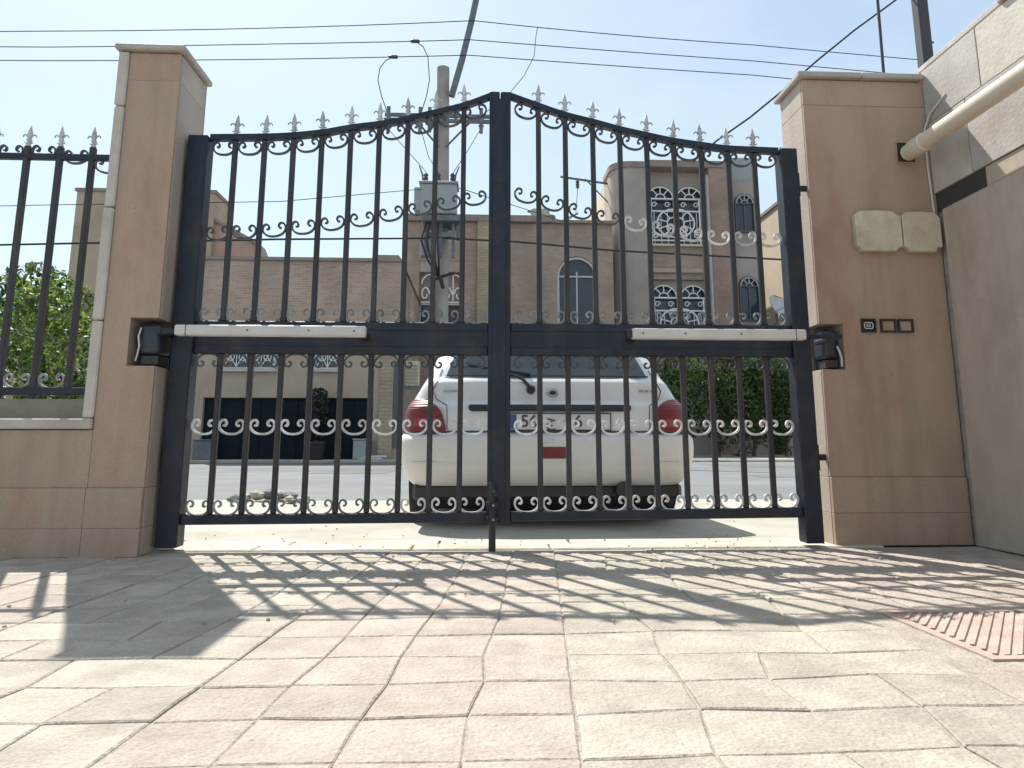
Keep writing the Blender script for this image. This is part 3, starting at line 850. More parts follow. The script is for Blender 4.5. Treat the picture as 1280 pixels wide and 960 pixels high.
def opener(label, x0, x1, hinge_x, niche, side):
    t = thing('gate_opener', label, 'gate opener', (hinge_x, -.1, .97), 'arm openers fitted to the gate')
    am = MB().box(x0, x1, -.225, -.178, .944, .992)
    a = obj('arm', am, M['arm_white'], t, bevel=.009, seg=3, smooth=40)
    for q in (.06, .30, .62):
        xq = x0 + (x1 - x0) * (q if side > 0 else 1 - q)
        obj('cover_screw', MB().lathe([(.005, 0), (.005, -.002), (.003, -.003)], (xq, -.2245, .968), 8, 'y'), M['pole_steel'], a)
    xq = x0 + .05 if side < 0 else x1 - .05
    obj('cover_joint', MB().box(xq - .0015, xq + .0015, -.2256, -.178, .9438, .9922), M['black_plastic'], a)
    ex = x1 if side < 0 else x0
    cap = MB().box(ex + (.001 if side < 0 else -.024), ex + (.024 if side < 0 else -.001), -.222, -.181, .947, .989)
    if side > 0:
        obj('end_cap', cap, M['black_plastic'], a, bevel=.004)
    br = MB().box(ex - .05 * (side < 0) + .012 * (side > 0), ex - .012 * (side < 0) + .05 * (side > 0), -.176, -.025, .955, .982)
    obj('bracket', br, M['iron'], t, bevel=.003)
    nx0, nx1, nz0, nz1, yf, yb = niche
    bx = MB().box(nx0, nx1, yf, yb, nz0 + .05, nz1 - .01)
    b = obj('motor_box', bx, M['motor'], t, bevel=.02, seg=3, smooth=40)
    lw_ = MB().box(nx0 + .012, nx1 - .004, yf + .01, yb - .005, nz0 + .004, nz0 + .046)
    obj('base_plate', lw_, M['iron_bar'], b, bevel=.003)
    lk = MB()
    if side < 0:
        lk.box(x0 - .075, x0 + .03, -.176, -.150, .955, .982); lk.box(x0 - .10, x0 - .075, -.176, -.06, .955, .982)
    else:
        lk.box(x1 - .03, x1 + .165, -.176, -.155, .958, .980); lk.box(x1 + .165, x1 + .19, -.176, .06, .958, .980)
    obj('link', lk, M['iron'], t, bevel=.004)
    cm = MB()
    if side < 0:
        cm.tube([(nx0 + .012, yf - .006, nz1 - .03), (nx0 + .006, yf - .014, nz1 - .07), (nx0 + .014, yf - .016, nz1 - .11), (nx0 + .006, yf - .008, nz1 - .15), (nx0 - .005, yf, nz1 - .18)], .0042, 6)
    else:
        cm.tube([(nx1 - .012, yf - .008, nz0 + .11), (nx1 - .006, yf - .016, nz0 + .085), (nx1 + .004, yf - .012, nz0 + .05), (nx1 + .006, yf - .006, nz0 + .01)], .0055, 6)
    obj('cable', cm, M['cable_white'], t, smooth=True)
    return t
opener('white arm opener across the left gate leaf, motor in the left pillar', -1.345, -.512, -1.45, (-1.545, -1.452, .822, 1.022, -.115, .02), -1)
opener('white arm opener across the right gate leaf, motor in the right pillar', .685, 1.492, 1.70, (1.702, 1.782, .842, 1.05, .055, .175), 1)

# ------------------------------------------------------------------ fence on the low wall
fence = thing('fence', 'black spiked iron fence on the low wall left of the gate pillar', 'fence', (-2.9, 0, .70))
obj('rail', MB().box(-5.2, -1.735, -.014, .014, 1.832, 1.862), M['iron'], fence, bevel=.003)
obj('rail', MB().box(-5.2, -1.735, -.016, .016, .695, .730), M['iron'], fence, bevel=.003)
x = -1.896
k = 0
while x > -5.1:
    obj('bar', MB().box(x - .0135, x + .0135, -.0135, .0135, .695 if k == 0 else .62, 1.90), M['iron_bar'], fence, bevel=.004)
    inst('finial', FIN, fence, (x, 0, 1.90), (0, R(random.uniform(-3, 3)), R(random.uniform(-10, 10))))
    inst('scroll', SCD, fence, (x - .077, 0, 1.855 + (.02 if k else -.0)), (0, R(random.uniform(-4, 4)), 0))
    inst('scroll', SC, fence, (x - .077, 0, .765))
    x -= .154
    k += 1
inst('scroll', SCD, fence, (-1.825, 0, 1.81), (0, R(12), 0))

# ------------------------------------------------------------------ the car
CX = .405
car = thing('parked_car', 'white hatchback parked behind the gate with its rear towards us', 'car', (CX, 2.7, 0))
PROF = [  # z, half width, rear y, front y
    (.20, .74, .88, 4.50), (.235, .795, .835, 4.58), (.28, .835, .790, 4.63), (.34, .860, .764, 4.66), (.42, .874, .752, 4.66), (.47, .876, .752, 4.65),
    (.492, .876, .756, 4.65), (.512, .874, .768, 4.63), (.526, .868, .790, 4.62), (.536, .864, .812, 4.62), (.545, .862, .818, 4.61), (.60, .862, .818, 4.58), (.655, .856, .820, 4.50),
    (.685, .846, .822, 4.44), (.703, .838, .828, 4.40), (.722, .824, .848, 4.3), (.74, .810, .856, 4.2), (.79, .782, .862, 3.95), (.835, .756, .870, 3.70), (.855, .745, .886, 3.65), (.876, .735, .912, 3.62), (.90, .724, .930, 3.56), (.97, .698, .985, 3.40),
    (1.04, .672, 1.050, 3.22), (1.11, .642, 1.115, 3.05), (1.165, .615, 1.150, 2.90), (1.195, .592, 1.150, 2.80), (1.22, .555, 1.20, 2.70), (1.245, .48, 1.33, 2.55), (1.262, .36, 1.6, 2.35)]
RCX, RCY = .24, .14
def prof(z):
    return [smooth_table([(p[0], p[i]) for p in PROF], z) for i in (1, 2, 3)]
def rear_y(x, z, off=0.0):
    w, ra, fa = prof(z)
    u = abs(x - CX)
    y = ra + .022 * (u / w) ** 2
    k = (u - (w - RCX)) / RCX
    if k > 0:
        k = min(k, .9999)
        y += RCY * (1 - (1 - k ** 2.4) ** (1 / 2.4))
    return y - off
def side_pt(y, z, s, off=0.0):
    w, ra, fa = prof(z)
    k = max((ra + .022 + RCY - y) / RCY, (y - (fa - .3)) / .3)
    x = w
    if k > 0:
        x = w - RCX * (1 - (1 - min(k, .9999) ** 2.4) ** (1 / 2.4))
    return (CX + s * (x + off), y, z)
def outline(z):
    w, ra, fa = prof(z)
    half = []
    for i in range(9):
        x_ = (w - RCX) * i / 8
        half.append((x_, rear_y(CX + x_, z)))
    for i in range(1, 11):
        a = math.pi / 2 * i / 10
        k = math.sin(a) ** (2 / 2.4)
        q = 1 - math.cos(a) ** (2 / 2.4)
        half.append((w - RCX + RCX * k, ra + .022 + RCY * q))
    y0, y1 = ra + .022 + RCY, fa - .3
    for i in range(1, 9):
        half.append((w, y0 + (y1 - y0) * i / 8))
    for i in range(1, 9):
        a = math.pi / 2 * i / 8
        half.append((w - .34 * (1 - math.cos(a)), y1 + .3 * math.sin(a) * (.9 + .1 * i / 8)))
    half.append(((w - .34) * .5, fa + .02)); half.append((0, fa + .03))
    left = [(-x_, y_) for x_, y_ in half[1:-1]]
    return [(CX + x_, y_) for x_, y_ in half + left[::-1]]
def shell(z0, z1, n=96, close_top=False, close_bot=False, steps=None):
    zs = [z0] + [p[0] for p in PROF if z0 + .004 < p[0] < z1 - .004] + [z1]
    zz = []
    for a, b in zip(zs, zs[1:]):
        zz += [a, (a + b) / 2]
    zz.append(z1)
    m = MB(); vs = []; fs = []
    for z in zz:
        o_ = outline(z)
        n = len(o_)
        vs += [(x_, y_, z) for x_, y_ in o_]
    for i in range(len(zz) - 1):
        for k in range(n):
            fs.append((i * n + k, i * n + (k + 1) % n, (i + 1) * n + (k + 1) % n, (i + 1) * n + k))
    if close_top:
        fs.append(tuple((len(zz) - 1) * n + k for k in range(n)))
    if close_bot:
        fs.append(tuple(n - 1 - k for k in range(n)))
    return m.add(vs, fs)
body = obj('body', shell(.545, 1.262, close_top=True), M['car_paint'], car, smooth=50)
obj('bumper', shell(.235, .541, close_bot=True, close_top=True), M['bumper'], car, smooth=50)
obj('underbody', MB().box(CX - .78, CX + .78, 1.02, 4.4, .09, .30), M['rubber'], car, bevel=.03)
# black valance under the bumper
va = MB().box(CX - .80, CX + .80, .90, 1.2, .15, .245)
obj('valance', va, M['trimblack'], car, bevel=.02)

def rear_patch(rows, off, nx=14, thick=.004):
    """rows: list of (z, x_left, x_right); a panel lying on the rear surface with a rim"""
    m = MB(); vs = []; fs = []
    for z, xl, xr in rows:
        for i in range(nx + 1):
            x_ = xl + (xr - xl) * i / nx
            vs.append((x_, rear_y(x_, z, off), z))
    N = len(rows); W = nx + 1
    for j in range(N - 1):
        for i in range(nx):
            fs.append((j * W + i, j * W + i + 1, (j + 1) * W + i + 1, (j + 1) * W + i))
    k0 = len(vs)
    for z, xl, xr in rows:
        for i in range(nx + 1):
            x_ = xl + (xr - xl) * i / nx
            vs.append((x_, rear_y(x_, z, off - thick), z))
    for j in range(N - 1):
        for i, flip in ((0, 0), (nx, 1)):
            a, b = j * W + i, (j + 1) * W + i
            fs.append((a, b, b + k0, a + k0))
    for i in range(nx):
        for j in (0, N - 1):
            a, b = j * W + i, j * W + i + 1
            fs.append((a, b, b + k0, a + k0))
    return m.add(vs, fs)

# rear window, with black surround
rows = []
for k in range(11):
    t = k / 10
    z = .885 + (1.135 - .885) * t
    hw = .612 - .085 * t
    rows.append((z, CX - hw, CX + hw))
obj('rear_window', rear_patch(rows, .006, 20), M['car_glass'], car, smooth=60)
rows = [(z, CX - hw, CX + hw) for z, hw in ((.868, .40), (.874, .55), (.88, .622), (.888, .63))]
obj('window_seal', rear_patch(rows, .0035, 20), M['trimblack'], car)
obj('spoiler', MB().add([(CX - .56, 1.12, 1.165), (CX + .56, 1.12, 1.165), (CX + .54, 1.10, 1.185), (CX - .54, 1.10, 1.185), (CX - .5, 1.35, 1.235), (CX + .5, 1.35, 1.235), (CX - .54, 1.3, 1.165), (CX + .54, 1.3, 1.165)],
                        [(0, 1, 2, 3), (3, 2, 5, 4), (0, 3, 4, 6), (1, 7, 5, 2), (0, 6, 7, 1), (6, 4, 5, 7)]), M['car_paint'], car, bevel=.008)
# side glass and windscreen
for s in (-1, 1):
    m = MB(); vs = []; fs = []
    ny, nz = 12, 5
    for j in range(nz + 1):
        z = .90 + .24 * j / nz
        y0, y1 = 1.45 + .12 * j / nz, 3.2 - .42 * j / nz
        for i in range(ny + 1):
            vs.append(side_pt(y0 + (y1 - y0) * i / ny, z, s, .004))
    for j in range(nz):
        for i in range(ny):
            a = j * (ny + 1) + i
            fs.append((a, a + 1, a + ny + 2, a + ny + 1))
    obj('side_window', m.add(vs, fs), M['car_glass'], car, smooth=60)
# shut lines of the tailgate
for s in (-1, 1):
    ln = MB()
    pts = []
    for k in range(9):
        z = .56 + (.70 - .56) * k / 8
        x_ = CX + s * (.598 + .0 * k)
        pts.append((x_ + s * .05 * max(0, (z - .62)) , rear_y(x_, z, .001), z))
    for z, hw in ((.74, .668), (.79, .69), (.84, .668), (.875, .655), (.93, .64)):
        pts.append((CX + s * hw, rear_y(CX + s * hw, z, .001), z))
    ln.tube(pts, .0028, 4)
    obj('shut_line', ln, M['trimblack'], car)
ln = MB(); ln.tube([(CX + .598 * k / 12, rear_y(CX + .598 * k / 12, .548, .002), .548) for k in range(-12, 13)], .0035, 4)
obj('shut_line', ln, M['trimblack'], car)
# tail lamps
for s in (-1, 1):
    rows = []
    for z, xi, xo in ((.546, .605, .861), (.57, .607, .861), (.60, .613, .861), (.64, .625, .857), (.67, .640, .850), (.70, .664, .837), (.72, .690, .824), (.735, .724, .810), (.742, .76, .80)):
        a, b = (CX - xo, CX - xi) if s < 0 else (CX + xi, CX + xo)
        rows.append((z, a, b))
    lamp = obj('tail_lamp', rear_patch(rows, .020, 22, .026), M['lamp_red'], car, smooth=60)
    rows = [(z, *((CX - b, CX - a) if s < 0 else (CX + a, CX + b))) for z, a, b in ((.575, .65, .80), (.60, .655, .795), (.622, .665, .79))]
    obj('reversing_lens', rear_patch(rows, .0225, 10, .004), M['lamp_clear'], lamp, smooth=60)
    rows = [(z, *((CX - b, CX - a) if s < 0 else (CX + a, CX + b))) for z, a, b in ((.538, .598, .860), (.5455, .598, .861))]
    obj('lamp_base', rear_patch(rows, .018, 10, .02), M['trimblack'], lamp)
# garnish bar above the plate, number plate, badge, script
gm = rear_patch([(.664, CX - .455, CX + .47), (.672, CX - .47, CX + .485), (.696, CX - .475, CX + .488), (.704, CX - .465, CX + .48)], .014, 20, .018)
obj('garnish', gm, M['trimblack'], car, smooth=60)
py = rear_y(CX, .60) - .010
plate = obj('number_plate', MB().box(.17, .765, py - .004, py + .02, .556, .650), M['plate_white'], car, bevel=.003)
obj('plate_band', MB().box(.174, .212, py - .0055, py - .0035, .561, .645), M['plate_blue'], plate)
bd = MB()
for q in ((.166, .769, .551, .556), (.166, .769, .650, .655), (.166, .1695, .556, .650), (.7655, .769, .556, .650)):
    bd.box(q[0], q[1], py - .006, py + .006, q[2], q[3])
obj('plate_frame', bd, M['trimblack'], plate)
def text_mesh(body, size, matl, ex=.0008):
    cu = bpy.data.curves.new('text', 'FONT'); cu.body = body; cu.size = size; cu.align_x = 'CENTER'; cu.align_y = 'CENTER'; cu.extrude = ex
    cu.offset = size * .016
    to = bpy.data.objects.new('tmp', cu); COL.objects.link(to)
    bpy.context.view_layer.update()
    me = bpy.data.meshes.new_from_object(to.evaluated_get(bpy.context.evaluated_depsgraph_get()))
    bpy.data.objects.remove(to)
    me.name = 'lettering'; me.materials.clear(); me.materials.append(matl)
    return me
inst('plate_number', text_mesh('56', .10, M['ink']), plate, (.285, py - .0050, .603), (math.pi / 2, 0, 0))
inst('plate_number', text_mesh('\u062c', .085, M['ink']), plate, (.415, py - .0050, .612), (math.pi / 2, 0, 0))
inst('plate_number', text_mesh('16', .10, M['ink']), plate, (.55, py - .0050, .603), (math.pi / 2, 0, 0))
bz = .775
by = rear_y(.43, bz)
bg_ = MB().lathe([(.034, 0), (.036, -.004), (.03, -.009)], (0, 0, 0), 20, 'y')
bg_.v = [(v[0] + .43, v[1] + by - .001, v[2] * .68 + bz) for v in bg_.v]
badge = obj('badge', bg_, M['chrome'], car, smooth=40)
b2 = MB().lathe([(.022, 0), (.018, -.003)], (0, 0, 0), 16, 'y')
b2.v = [(v[0] + .43, v[1] + by - .0095, v[2] * .6 + bz) for v in b2.v]
obj('badge_centre', b2, M['trimblack'], badge)
for (xa, xb, zc, hh) in ((-.225, -.125, .787, .004), (.955, .985, .79, .005), (.993, 1.012, .79, .005), (1.026, 1.05, .79, .005)):
    sm_ = rear_patch([(zc - hh, xa, xb), (zc + hh, xa, xb)], .004, 4, .005)
    obj('script_badge', sm_, M['chrome'], car)
# fog lamp in the bumper, step line, exhaust
fy = .748
fl = obj('fog_lamp', rear_patch([(.392, .345, .492), (.40, .34, .497), (.45, .34, .497), (.458, .345, .492)], .006, 6, .01), M['lamp_red'], car)
obj('bumper_groove', rear_patch([(.365, CX - .80, CX + .80), (.372, CX - .80, CX + .80)], .0025, 30, .006), M['bumper'], car)
obj('sensor_cover', rear_patch([(.478, .36, .43), (.505, .36, .43)], .004, 4, .006), M['plate_white'], car)
ex = MB()
ex.tube([(.84, .80, .21), (.84, 1.3, .22)], .05, 14)
obj('exhaust', ex, M['trimblack'], car, smooth=True)
# wiper
wy = rear_y(.30, .82) - .012
wp = MB()
wp.lathe([(.028, 0), (.028, -.02), (.018, -.034)], (.30, rear_y(.30, .80) + .004, .795), 14, 'y')
wp.tube([(.30, rear_y(.30, .80) - .03, .80), (.255, rear_y(.255, .86) - .03, .855), (.12, rear_y(.12, .93) - .026, .925)], [.012, .010, .006], 8)
wp.tube([(.30, rear_y(.3, .9) - .018, .893), (-.08, rear_y(-.08, .96) - .016, .955)], .006, 6)
obj('wiper', wp, M['trimblack'], car, smooth=True)
for s in (-1, 1):
    for y in (1.42, 3.85):
        wx = CX + s * .765
        ty = MB().lathe([(.20, -.085), (.262, -.08), (.272, -.06), (.272, .06), (.262, .08), (.20, .085)], (wx, y, .275), 28, 'x')
        wh = obj('wheel', ty, M['rubber'], car, smooth=40)
        rm = MB().lathe([(.03, -.09), (.19, -.088), (.198, -.07), (.198, .07), (.19, .088), (.03, .09)], (wx, y, .275), 20, 'x')
        obj('rim', rm, M['rim'], wh, smooth=40)
    ms = MB().box(CX + s * .80 - .07, CX + s * .80 + .07, 3.05, 3.13, .90, 1.01)
    obj('mirror', ms, M['car_paint'], car, bevel=.03, seg=2, smooth=40)

# ------------------------------------------------------------------ houses across the street
def arch_pts(x0, x1, zs, n=14, rise=1.0):
    c, r = (x0 + x1) / 2, (x1 - x0) / 2
    return [(c + r * math.cos(math.pi * k / n), zs + rise * r * math.sin(math.pi * k / n)) for k in range(n + 1)]

def arched_window(parent, x0, x1, z0, zs, y, frame='win_frame', glass='win_glass', fw=.09, mull=(), bars=(), rise=1.0, depth=.16):
    """frame standing on the wall face at y, pane set back inside it"""
    w = MB()
    outer = [(x0, z0)] + list(reversed(arch_pts(x0, x1, zs, rise=rise))) + [(x1, z0)]
    w.flat(outer, fw, depth)
    w.v = [(a, b + y - depth / 2 + .03, c) for a, b, c in w.v]
    w.box(x0, x1, y - depth + .03, y + .03, z0 - fw / 2, z0 + fw / 2)
    for xm in mull:
        w.box(xm - .03, xm + .03, y - .08, y - .03, z0, zs + .2)
    for zb in bars:
        w.box(x0, x1, y - .09, y - .035, zb - .035, zb + .035)
    f = obj('window', w, M[frame], parent)
    pl = [(x0, z0), (x1, z0)] + arch_pts(x0, x1, zs, rise=rise)
    obj('pane', MB().prism(pl, y - .022, y - .012), M[glass], f)
    return f

def fan_grille(mb, x0, x1, zs, y, r=.028, rise=1.0):
    c, q = (x0 + x1) / 2, (x1 - x0) / 2
    mb.tube([(a, y, b) for a, b in arch_pts(x0, x1, zs, rise=rise)], r, 5)
    for a in (50, 90, 130):
        mb.tube([(c + q * .38 * math.cos(R(a)), y, zs + q * rise * .38 * math.sin(R(a))), (c + q * math.cos(R(a)), y, zs + q * rise * math.sin(R(a)))], r * .8, 5)
    mb.tube([(c + q * .38 * math.cos(math.pi * k / 8), y, zs + q * rise * .38 * math.sin(math.pi * k / 8)) for k in range(9)], r * .8, 5)

# garage house --------------------------------------------------------------------------------
gh = thing('garage_house', 'low tan brick house with a wide black garage door', 'house', (-5.4, 17.5, 0))
w = MB(); w.box(-8.3, -2.42, 17.5, 24, 3.45, 5.92)
obj('upper_wall', w, M['brick_tan'], gh)
w = MB()
w.box(-8.3, -8.0, 17.5, 24, 0, 3.448); w.box(-3.12, -2.42, 17.5, 24, 0, 3.448); w.box(-8.0, -3.12, 17.5, 24, 1.82, 3.448)
w.box(-8.0, -3.12, 17.75, 24, 0, 1.82)
obj('lower_wall', w, M['plaster_tan'], gh)
c = MB(); c.box(-8.36, -3.25, 17.42, 24.05, 5.922, 6.02); c.box(-3.25, -2.5, 17.42, 24.05, 5.922, 6.12)
c.add([(-2.5, 17.42, 5.922), (-2.5, 17.42, 6.12), (-2.36, 17.42, 5.922), (-2.5, 24.05, 5.922), (-2.5, 24.05, 6.12), (-2.36, 24.05, 5.922)], [(0, 2, 1), (3, 4, 5), (0, 1, 4, 3), (1, 2, 5, 4), (2, 0, 3, 5)])
obj('coping', c, M['coping'], gh)
gd = obj('garage_door', MB().box(-7.98, -3.14, 17.62, 17.74, .01, 1.80), M['garage_door'], gh)
for k in range(9):
    xa = -7.95 + k * .5335
    obj('door_panel', MB().box(xa, xa + .50, 17.60, 17.62, .05, 1.76), M['garage_door'], gd, bevel=.008)
obj('pilaster', MB().box(-2.95, -2.55, 17.43, 17.498, 0, 3.44), M['brick_pale'], gh)
lou = obj('louvre_door', MB().box(-2.54, -2.43, 17.44, 17.498, .4, 2.9), M['win_shut'], gh)
for (xa, xb) in ((-7.52, -5.98), (-4.86, -4.10), (-3.02, -2.55)):
    if xa > -3.1:
        continue
    wb = MB()
    for q in ((xa, xb, 2.64, 2.70), (xa, xb, 3.30, 3.36), (xa, xa + .06, 2.70, 3.30), (xb - .06, xb, 2.70, 3.30)):
        wb.box(q[0], q[1], 17.40, 17.497, q[2], q[3])
    f = obj('window', wb, M['win_frame'], gh)
    obj('pane', MB().box(xa + .06, xb - .06, 17.46, 17.492, 2.70, 3.30), M['win_glass'], f)
    gq = MB()
    n = max(2, round((xb - xa) / .38))
    for i in range(n):
        a, b = xa + .06 + (xb - xa - .12) * i / n, xa + .06 + (xb - xa - .12) * (i + 1) / n
        gq.tube([(a, 17.43, 2.72), (b, 17.43, 3.28)], .014, 5); gq.tube([(b, 17.43, 2.72), (a, 17.43, 3.28)], .014, 5)
        gq.tube([((a + b) / 2 + .11 * math.cos(k * math.pi / 5), 17.43, 3.0 + .11 * math.sin(k * math.pi / 5)) for k in range(11)], .014, 5)
        gq.tube([(b, 17.43, 2.70), (b, 17.43, 3.30)], .014, 5)
    obj('grille', gq, M['grille_white'], f)
    obj('sill', MB().box(xa - .08, xb + .08, 17.36, 17.496, 2.565, 2.632), M['trim'], f, bevel=.01)

shrub = thing('potted_shrub', 'near black rounded shrub in a pot before the black garage door', 'shrub', (-4.62, 17.0, .06))
obj('pot', MB().lathe([(.20, 0), (.26, .02), (.30, .42), (.33, .44), (.33, .50), (.27, .50), (.25, .46)], (-4.62, 17.0, .06), 16), M['black_plastic'], shrub, smooth=True)
bl = thing('utility_box', 'pale grey metal box on the ground beside the black garage door', 'utility box', (-3.33, 17.2, .06))
obj('case', MB().box(-3.58, -3.12, 17.0, 17.4, .06, .60), M['transformer'], bl, bevel=.02)
obj('lid', MB().box(-3.60, -3.10, 16.98, 17.41, .602, .64), M['transformer'], bl, bevel=.01)
bl = thing('utility_box', 'blue grey box standing left of the black garage door', 'utility box', (-7.75, 17.2, .06))
obj('case', MB().box(-8.0, -7.5, 17.0, 17.4, .06, .58), M['pole_steel'], bl, bevel=.02)
obj('lid', MB().box(-8.02, -7.48, 16.98, 17.41, .582, .62), M['pole_steel'], bl, bevel=.01)
for i, (xa, xb, z0, rz, lb) in enumerate(((-3.42, -2.72, .06, 3, 'lower white stone slab lying on the far kerb by the grey box'), (-3.30, -2.62, .118, -7, 'upper white stone slab stacked on another at the far kerb'))):
    o = obj('stone_slab', MB().prism([(xa, z0), (xb, z0), (xb - .05, z0 + .055), (xa + .03, z0 + .05)], 16.95, 17.22), M['rubble'], bevel=.008)
    tag(o, lb, 'stone slab', 'white slabs stacked on the far kerb')

# tall block behind the left pillar --------------------------------------------------------------
tb = thing('apartment_block', 'tall plain tan block rising behind the left gate pillar', 'building', (-12, 26, 0))
obj('wall', MB().box(-14.8, -9.85, 22, 23.4, 0, 9.62), M['plaster_tan'], tb)
obj('coping', MB().box(-14.86, -9.79, 21.94, 23.46, 9.622, 9.74), M['coping'], tb)
obj('side_wing', MB().prism([(-9.845, 0), (-8.15, 0), (-8.15, 7.28), (-8.35, 7.75), (-9.845, 8.6)], 22.2, 23.2), M['plaster_pink'], tb)
obj('wing_coping', MB().prism([(-9.845, 8.605), (-8.34, 7.755), (-8.14, 7.285), (-8.06, 7.30), (-8.28, 7.86), (-9.845, 8.72)], 22.1, 23.25), M['coping'], tb)
wb = MB().box(-13.4, -12.2, 21.95, 21.998, 6.4, 7.8)
f = obj('window', wb, M['win_frame'], tb); obj('pane', MB().box(-13.3, -12.3, 21.93, 21.949, 6.5, 7.7), M['win_glass'], f)
lh = thing('house', 'low tan house behind the bush at the far left', 'house', (-11, 13, 0))
obj('wall', MB().box(-14, -8.75, 18.2, 24, 0, 4.9), M['plaster_tan'], lh)
obj('coping', MB().box(-14.06, -8.69, 18.14, 24.05, 4.902, 5.0), M['coping'], lh)

# brown brick house in the middle ------------------------------------------------------------------
mh = thing('brick_house', 'brown brick house with one arched window behind the gate centre', 'house', (1.2, 24, 0))
w = MB()
w.box(-3.05, -2.46, 24, 34, 0, 9.3); w.box(-.66, 3.02, 24, 34, 0, 9.3); w.box(4.63, 5.3, 24, 34, 0, 9.3)
w.box(-2.46, -.66, 24.3, 34, 0, 9.3); w.box(3.02, 4.63, 24.3, 34, 0, 9.3)
w.box(-2.46, -.66, 24, 24.3, 7.7, 9.3); w.box(3.02, 4.63, 24, 24.3, 8.05, 9.3)
w.box(-2.46, -.66, 24, 24.3, 0, 4.6); w.box(3.02, 4.63, 24, 24.3, 0, 4.7)
obj('wall', w, M['brick_brown'], mh)
# brick spandrels left and right of the arch
sp = MB()
arc = arch_pts(3.02, 4.63, 7.15)
half = len(arc) // 2
sp.prism([(4.63, 8.05)] + arc[:half + 1] + [(3.825, 8.05)], 24.002, 24.298)
sp.prism([(3.825, 8.05)] + arc[half:] + [(3.02, 8.05)], 24.002, 24.298)
obj('spandrel', sp, M['brick_brown'], mh)
obj('brick_pier', MB().box(-.17, .74, 23.85, 23.998, 0, 9.32), M['brick_pale'], mh)
c = MB(); c.box(-3.1, 2.84, 23.8, 34.05, 9.322, 9.58); c.box(2.84, 5.34, 23.82, 34.05, 9.302, 9.42)
obj('coping', c, M['coping'], mh)
arched_window(mh, 3.07, 4.58, 4.75, 7.13, 24.16, mull=(3.825,), bars=(7.13,))
f = arched_window(mh, -2.42, -.70, 4.65, 5.95, 24.2, mull=(-1.56,), bars=(5.97,), rise=.01)
gq = MB()
for s in (0, 1):
    c0 = -2.0 + s * .88
    for q in (-.22, .22):
        gq.tube([(c0 + q + .17 * math.cos(k * math.pi / 6 + (0 if q < 0 else math.pi)) * (1 - k * .045), 24.05, 6.35 + .30 * math.sin(k * math.pi / 6) * (1 - k * .045)) for k in range(13)], .028, 5)
    gq.tube([(c0 - .4, 24.05, 6.02), (c0 + .4, 24.05, 6.02)], .03, 5)
    gq.tube([(c0, 24.05, 6.02), (c0, 24.05, 7.1)], .025, 5)
    gq.tube([(c0 + .36 * math.cos(k * math.pi / 8), 24.05, 6.75 + .4 * math.sin(k * math.pi / 8)) for k in range(9)], .025, 5)
obj('grille', gq, M['grille_white'], f)
obj('lintel', MB().box(-2.46, -.66, 24.04, 24.3, 7.25, 7.698), M['plaster_grey'], mh)
wb = MB().box(.9, 2.3, 23.93, 23.998, .06, 2.5)
f = obj('door', wb, M['win_shut'], mh)
obj('handle', MB().box(2.12, 2.18, 23.88, 23.929, 1.1, 1.25), M['chrome'], f)
ac = thing('air_conditioner', 'pale box unit on the tan wall beside the car', 'air conditioner', (-2.05, 17.8, 2.5))
obj('case', MB().box(-2.28, -1.86, 18.0, 18.4, 2.22, 2.98), M['cream'], ac, bevel=.02)
gq = MB()
for k in range(6):
    gq.box(-2.24, -1.90, 17.985, 17.999, 2.30 + k * .1, 2.35 + k * .1)
obj('louvres', gq, M['plaster_grey'], ac)
obj('bracket', MB().box(-2.4, -1.86, 18.05, 18.1, 2.12, 2.218), M['pole_steel'], ac)

# tall house on the right -----------------------------------------------------------------------
rh = thing('villa', 'two storey brick villa with white window grilles behind the right leaf', 'house', (9, 25, 0))
w = MB()
# rounded left pilaster in plan
pl = [(6.98, 25.0)]
for k in range(7):
    a = R(-90 - 15 * k)
    pl.append((6.35 + .8 * math.cos(a), 25.8 + .8 * math.sin(a)))
pl += [(5.55, 27.0), (6.98, 27.0)]
n = len(pl)
w.add([(x_, y_, 0) for x_, y_ in pl] + [(x_, y_, 12.2) for x_, y_ in pl], [tuple(range(n)), tuple(range(2 * n - 1, n - 1, -1))] + [(i, (i + 1) % n, (i + 1) % n + n, i + n) for i in range(n)])
obj('pilaster', w, M['plaster_grey'], rh)
obj('side_wall', MB().box(5.56, 6.98, 27.002, 37, 0, 12.2), M['plaster_cream'], rh)
w = MB(); w.box(6.982, 9.70, 25.5, 37, 0, 12.2)
obj('bay_wall', w, M['plaster_grey'], rh)
obj('spandrel', MB().box(6.984, 9.60, 25.25, 25.498, 7.35, 8.75), M['brick_brown'], rh)
for z_ in (8.84, 4.5):
    obj('window_sill', MB().box(6.99, 9.6, 25.05, 25.249 if z_ > 8 else 25.49, z_ - .08, z_), M['plaster_cream'], rh)
obj('sill_band', MB().box(6.984, 9.62, 25.12, 25.498, 7.62, 7.80), M['plaster_tan'], rh)
obj('brick_pier', MB().box(9.70, 10.72, 24.9, 37, 0, 12.2), M['brick_red'], rh)
obj('pier_trim', MB().box(9.605, 9.698, 24.95, 25.6, 0, 11.9), M['win_frame'], rh)
obj('end_wall', MB().box(10.722, 11.95, 25.2, 37, 0, 11.7), M['plaster_grey'], rh)
obj('parapet', MB().box(10.722, 11.9, 25.4, 37, 11.702, 12.9), M['transformer'], rh)
c = MB()
c.add([(x_ + (0 if x_ > 6.5 else -.06), y_ - .06, 12.202) for x_, y_ in pl] + [(x_ + (0 if x_ > 6.5 else -.06), y_ - .06, 12.46) for x_, y_ in pl], [tuple(range(n)), tuple(range(2 * n - 1, n - 1, -1))] + [(i, (i + 1) % n, (i + 1) % n + n, i + n) for i in range(n)])
c.box(6.983, 10.72, 24.85, 37, 12.203, 12.5)
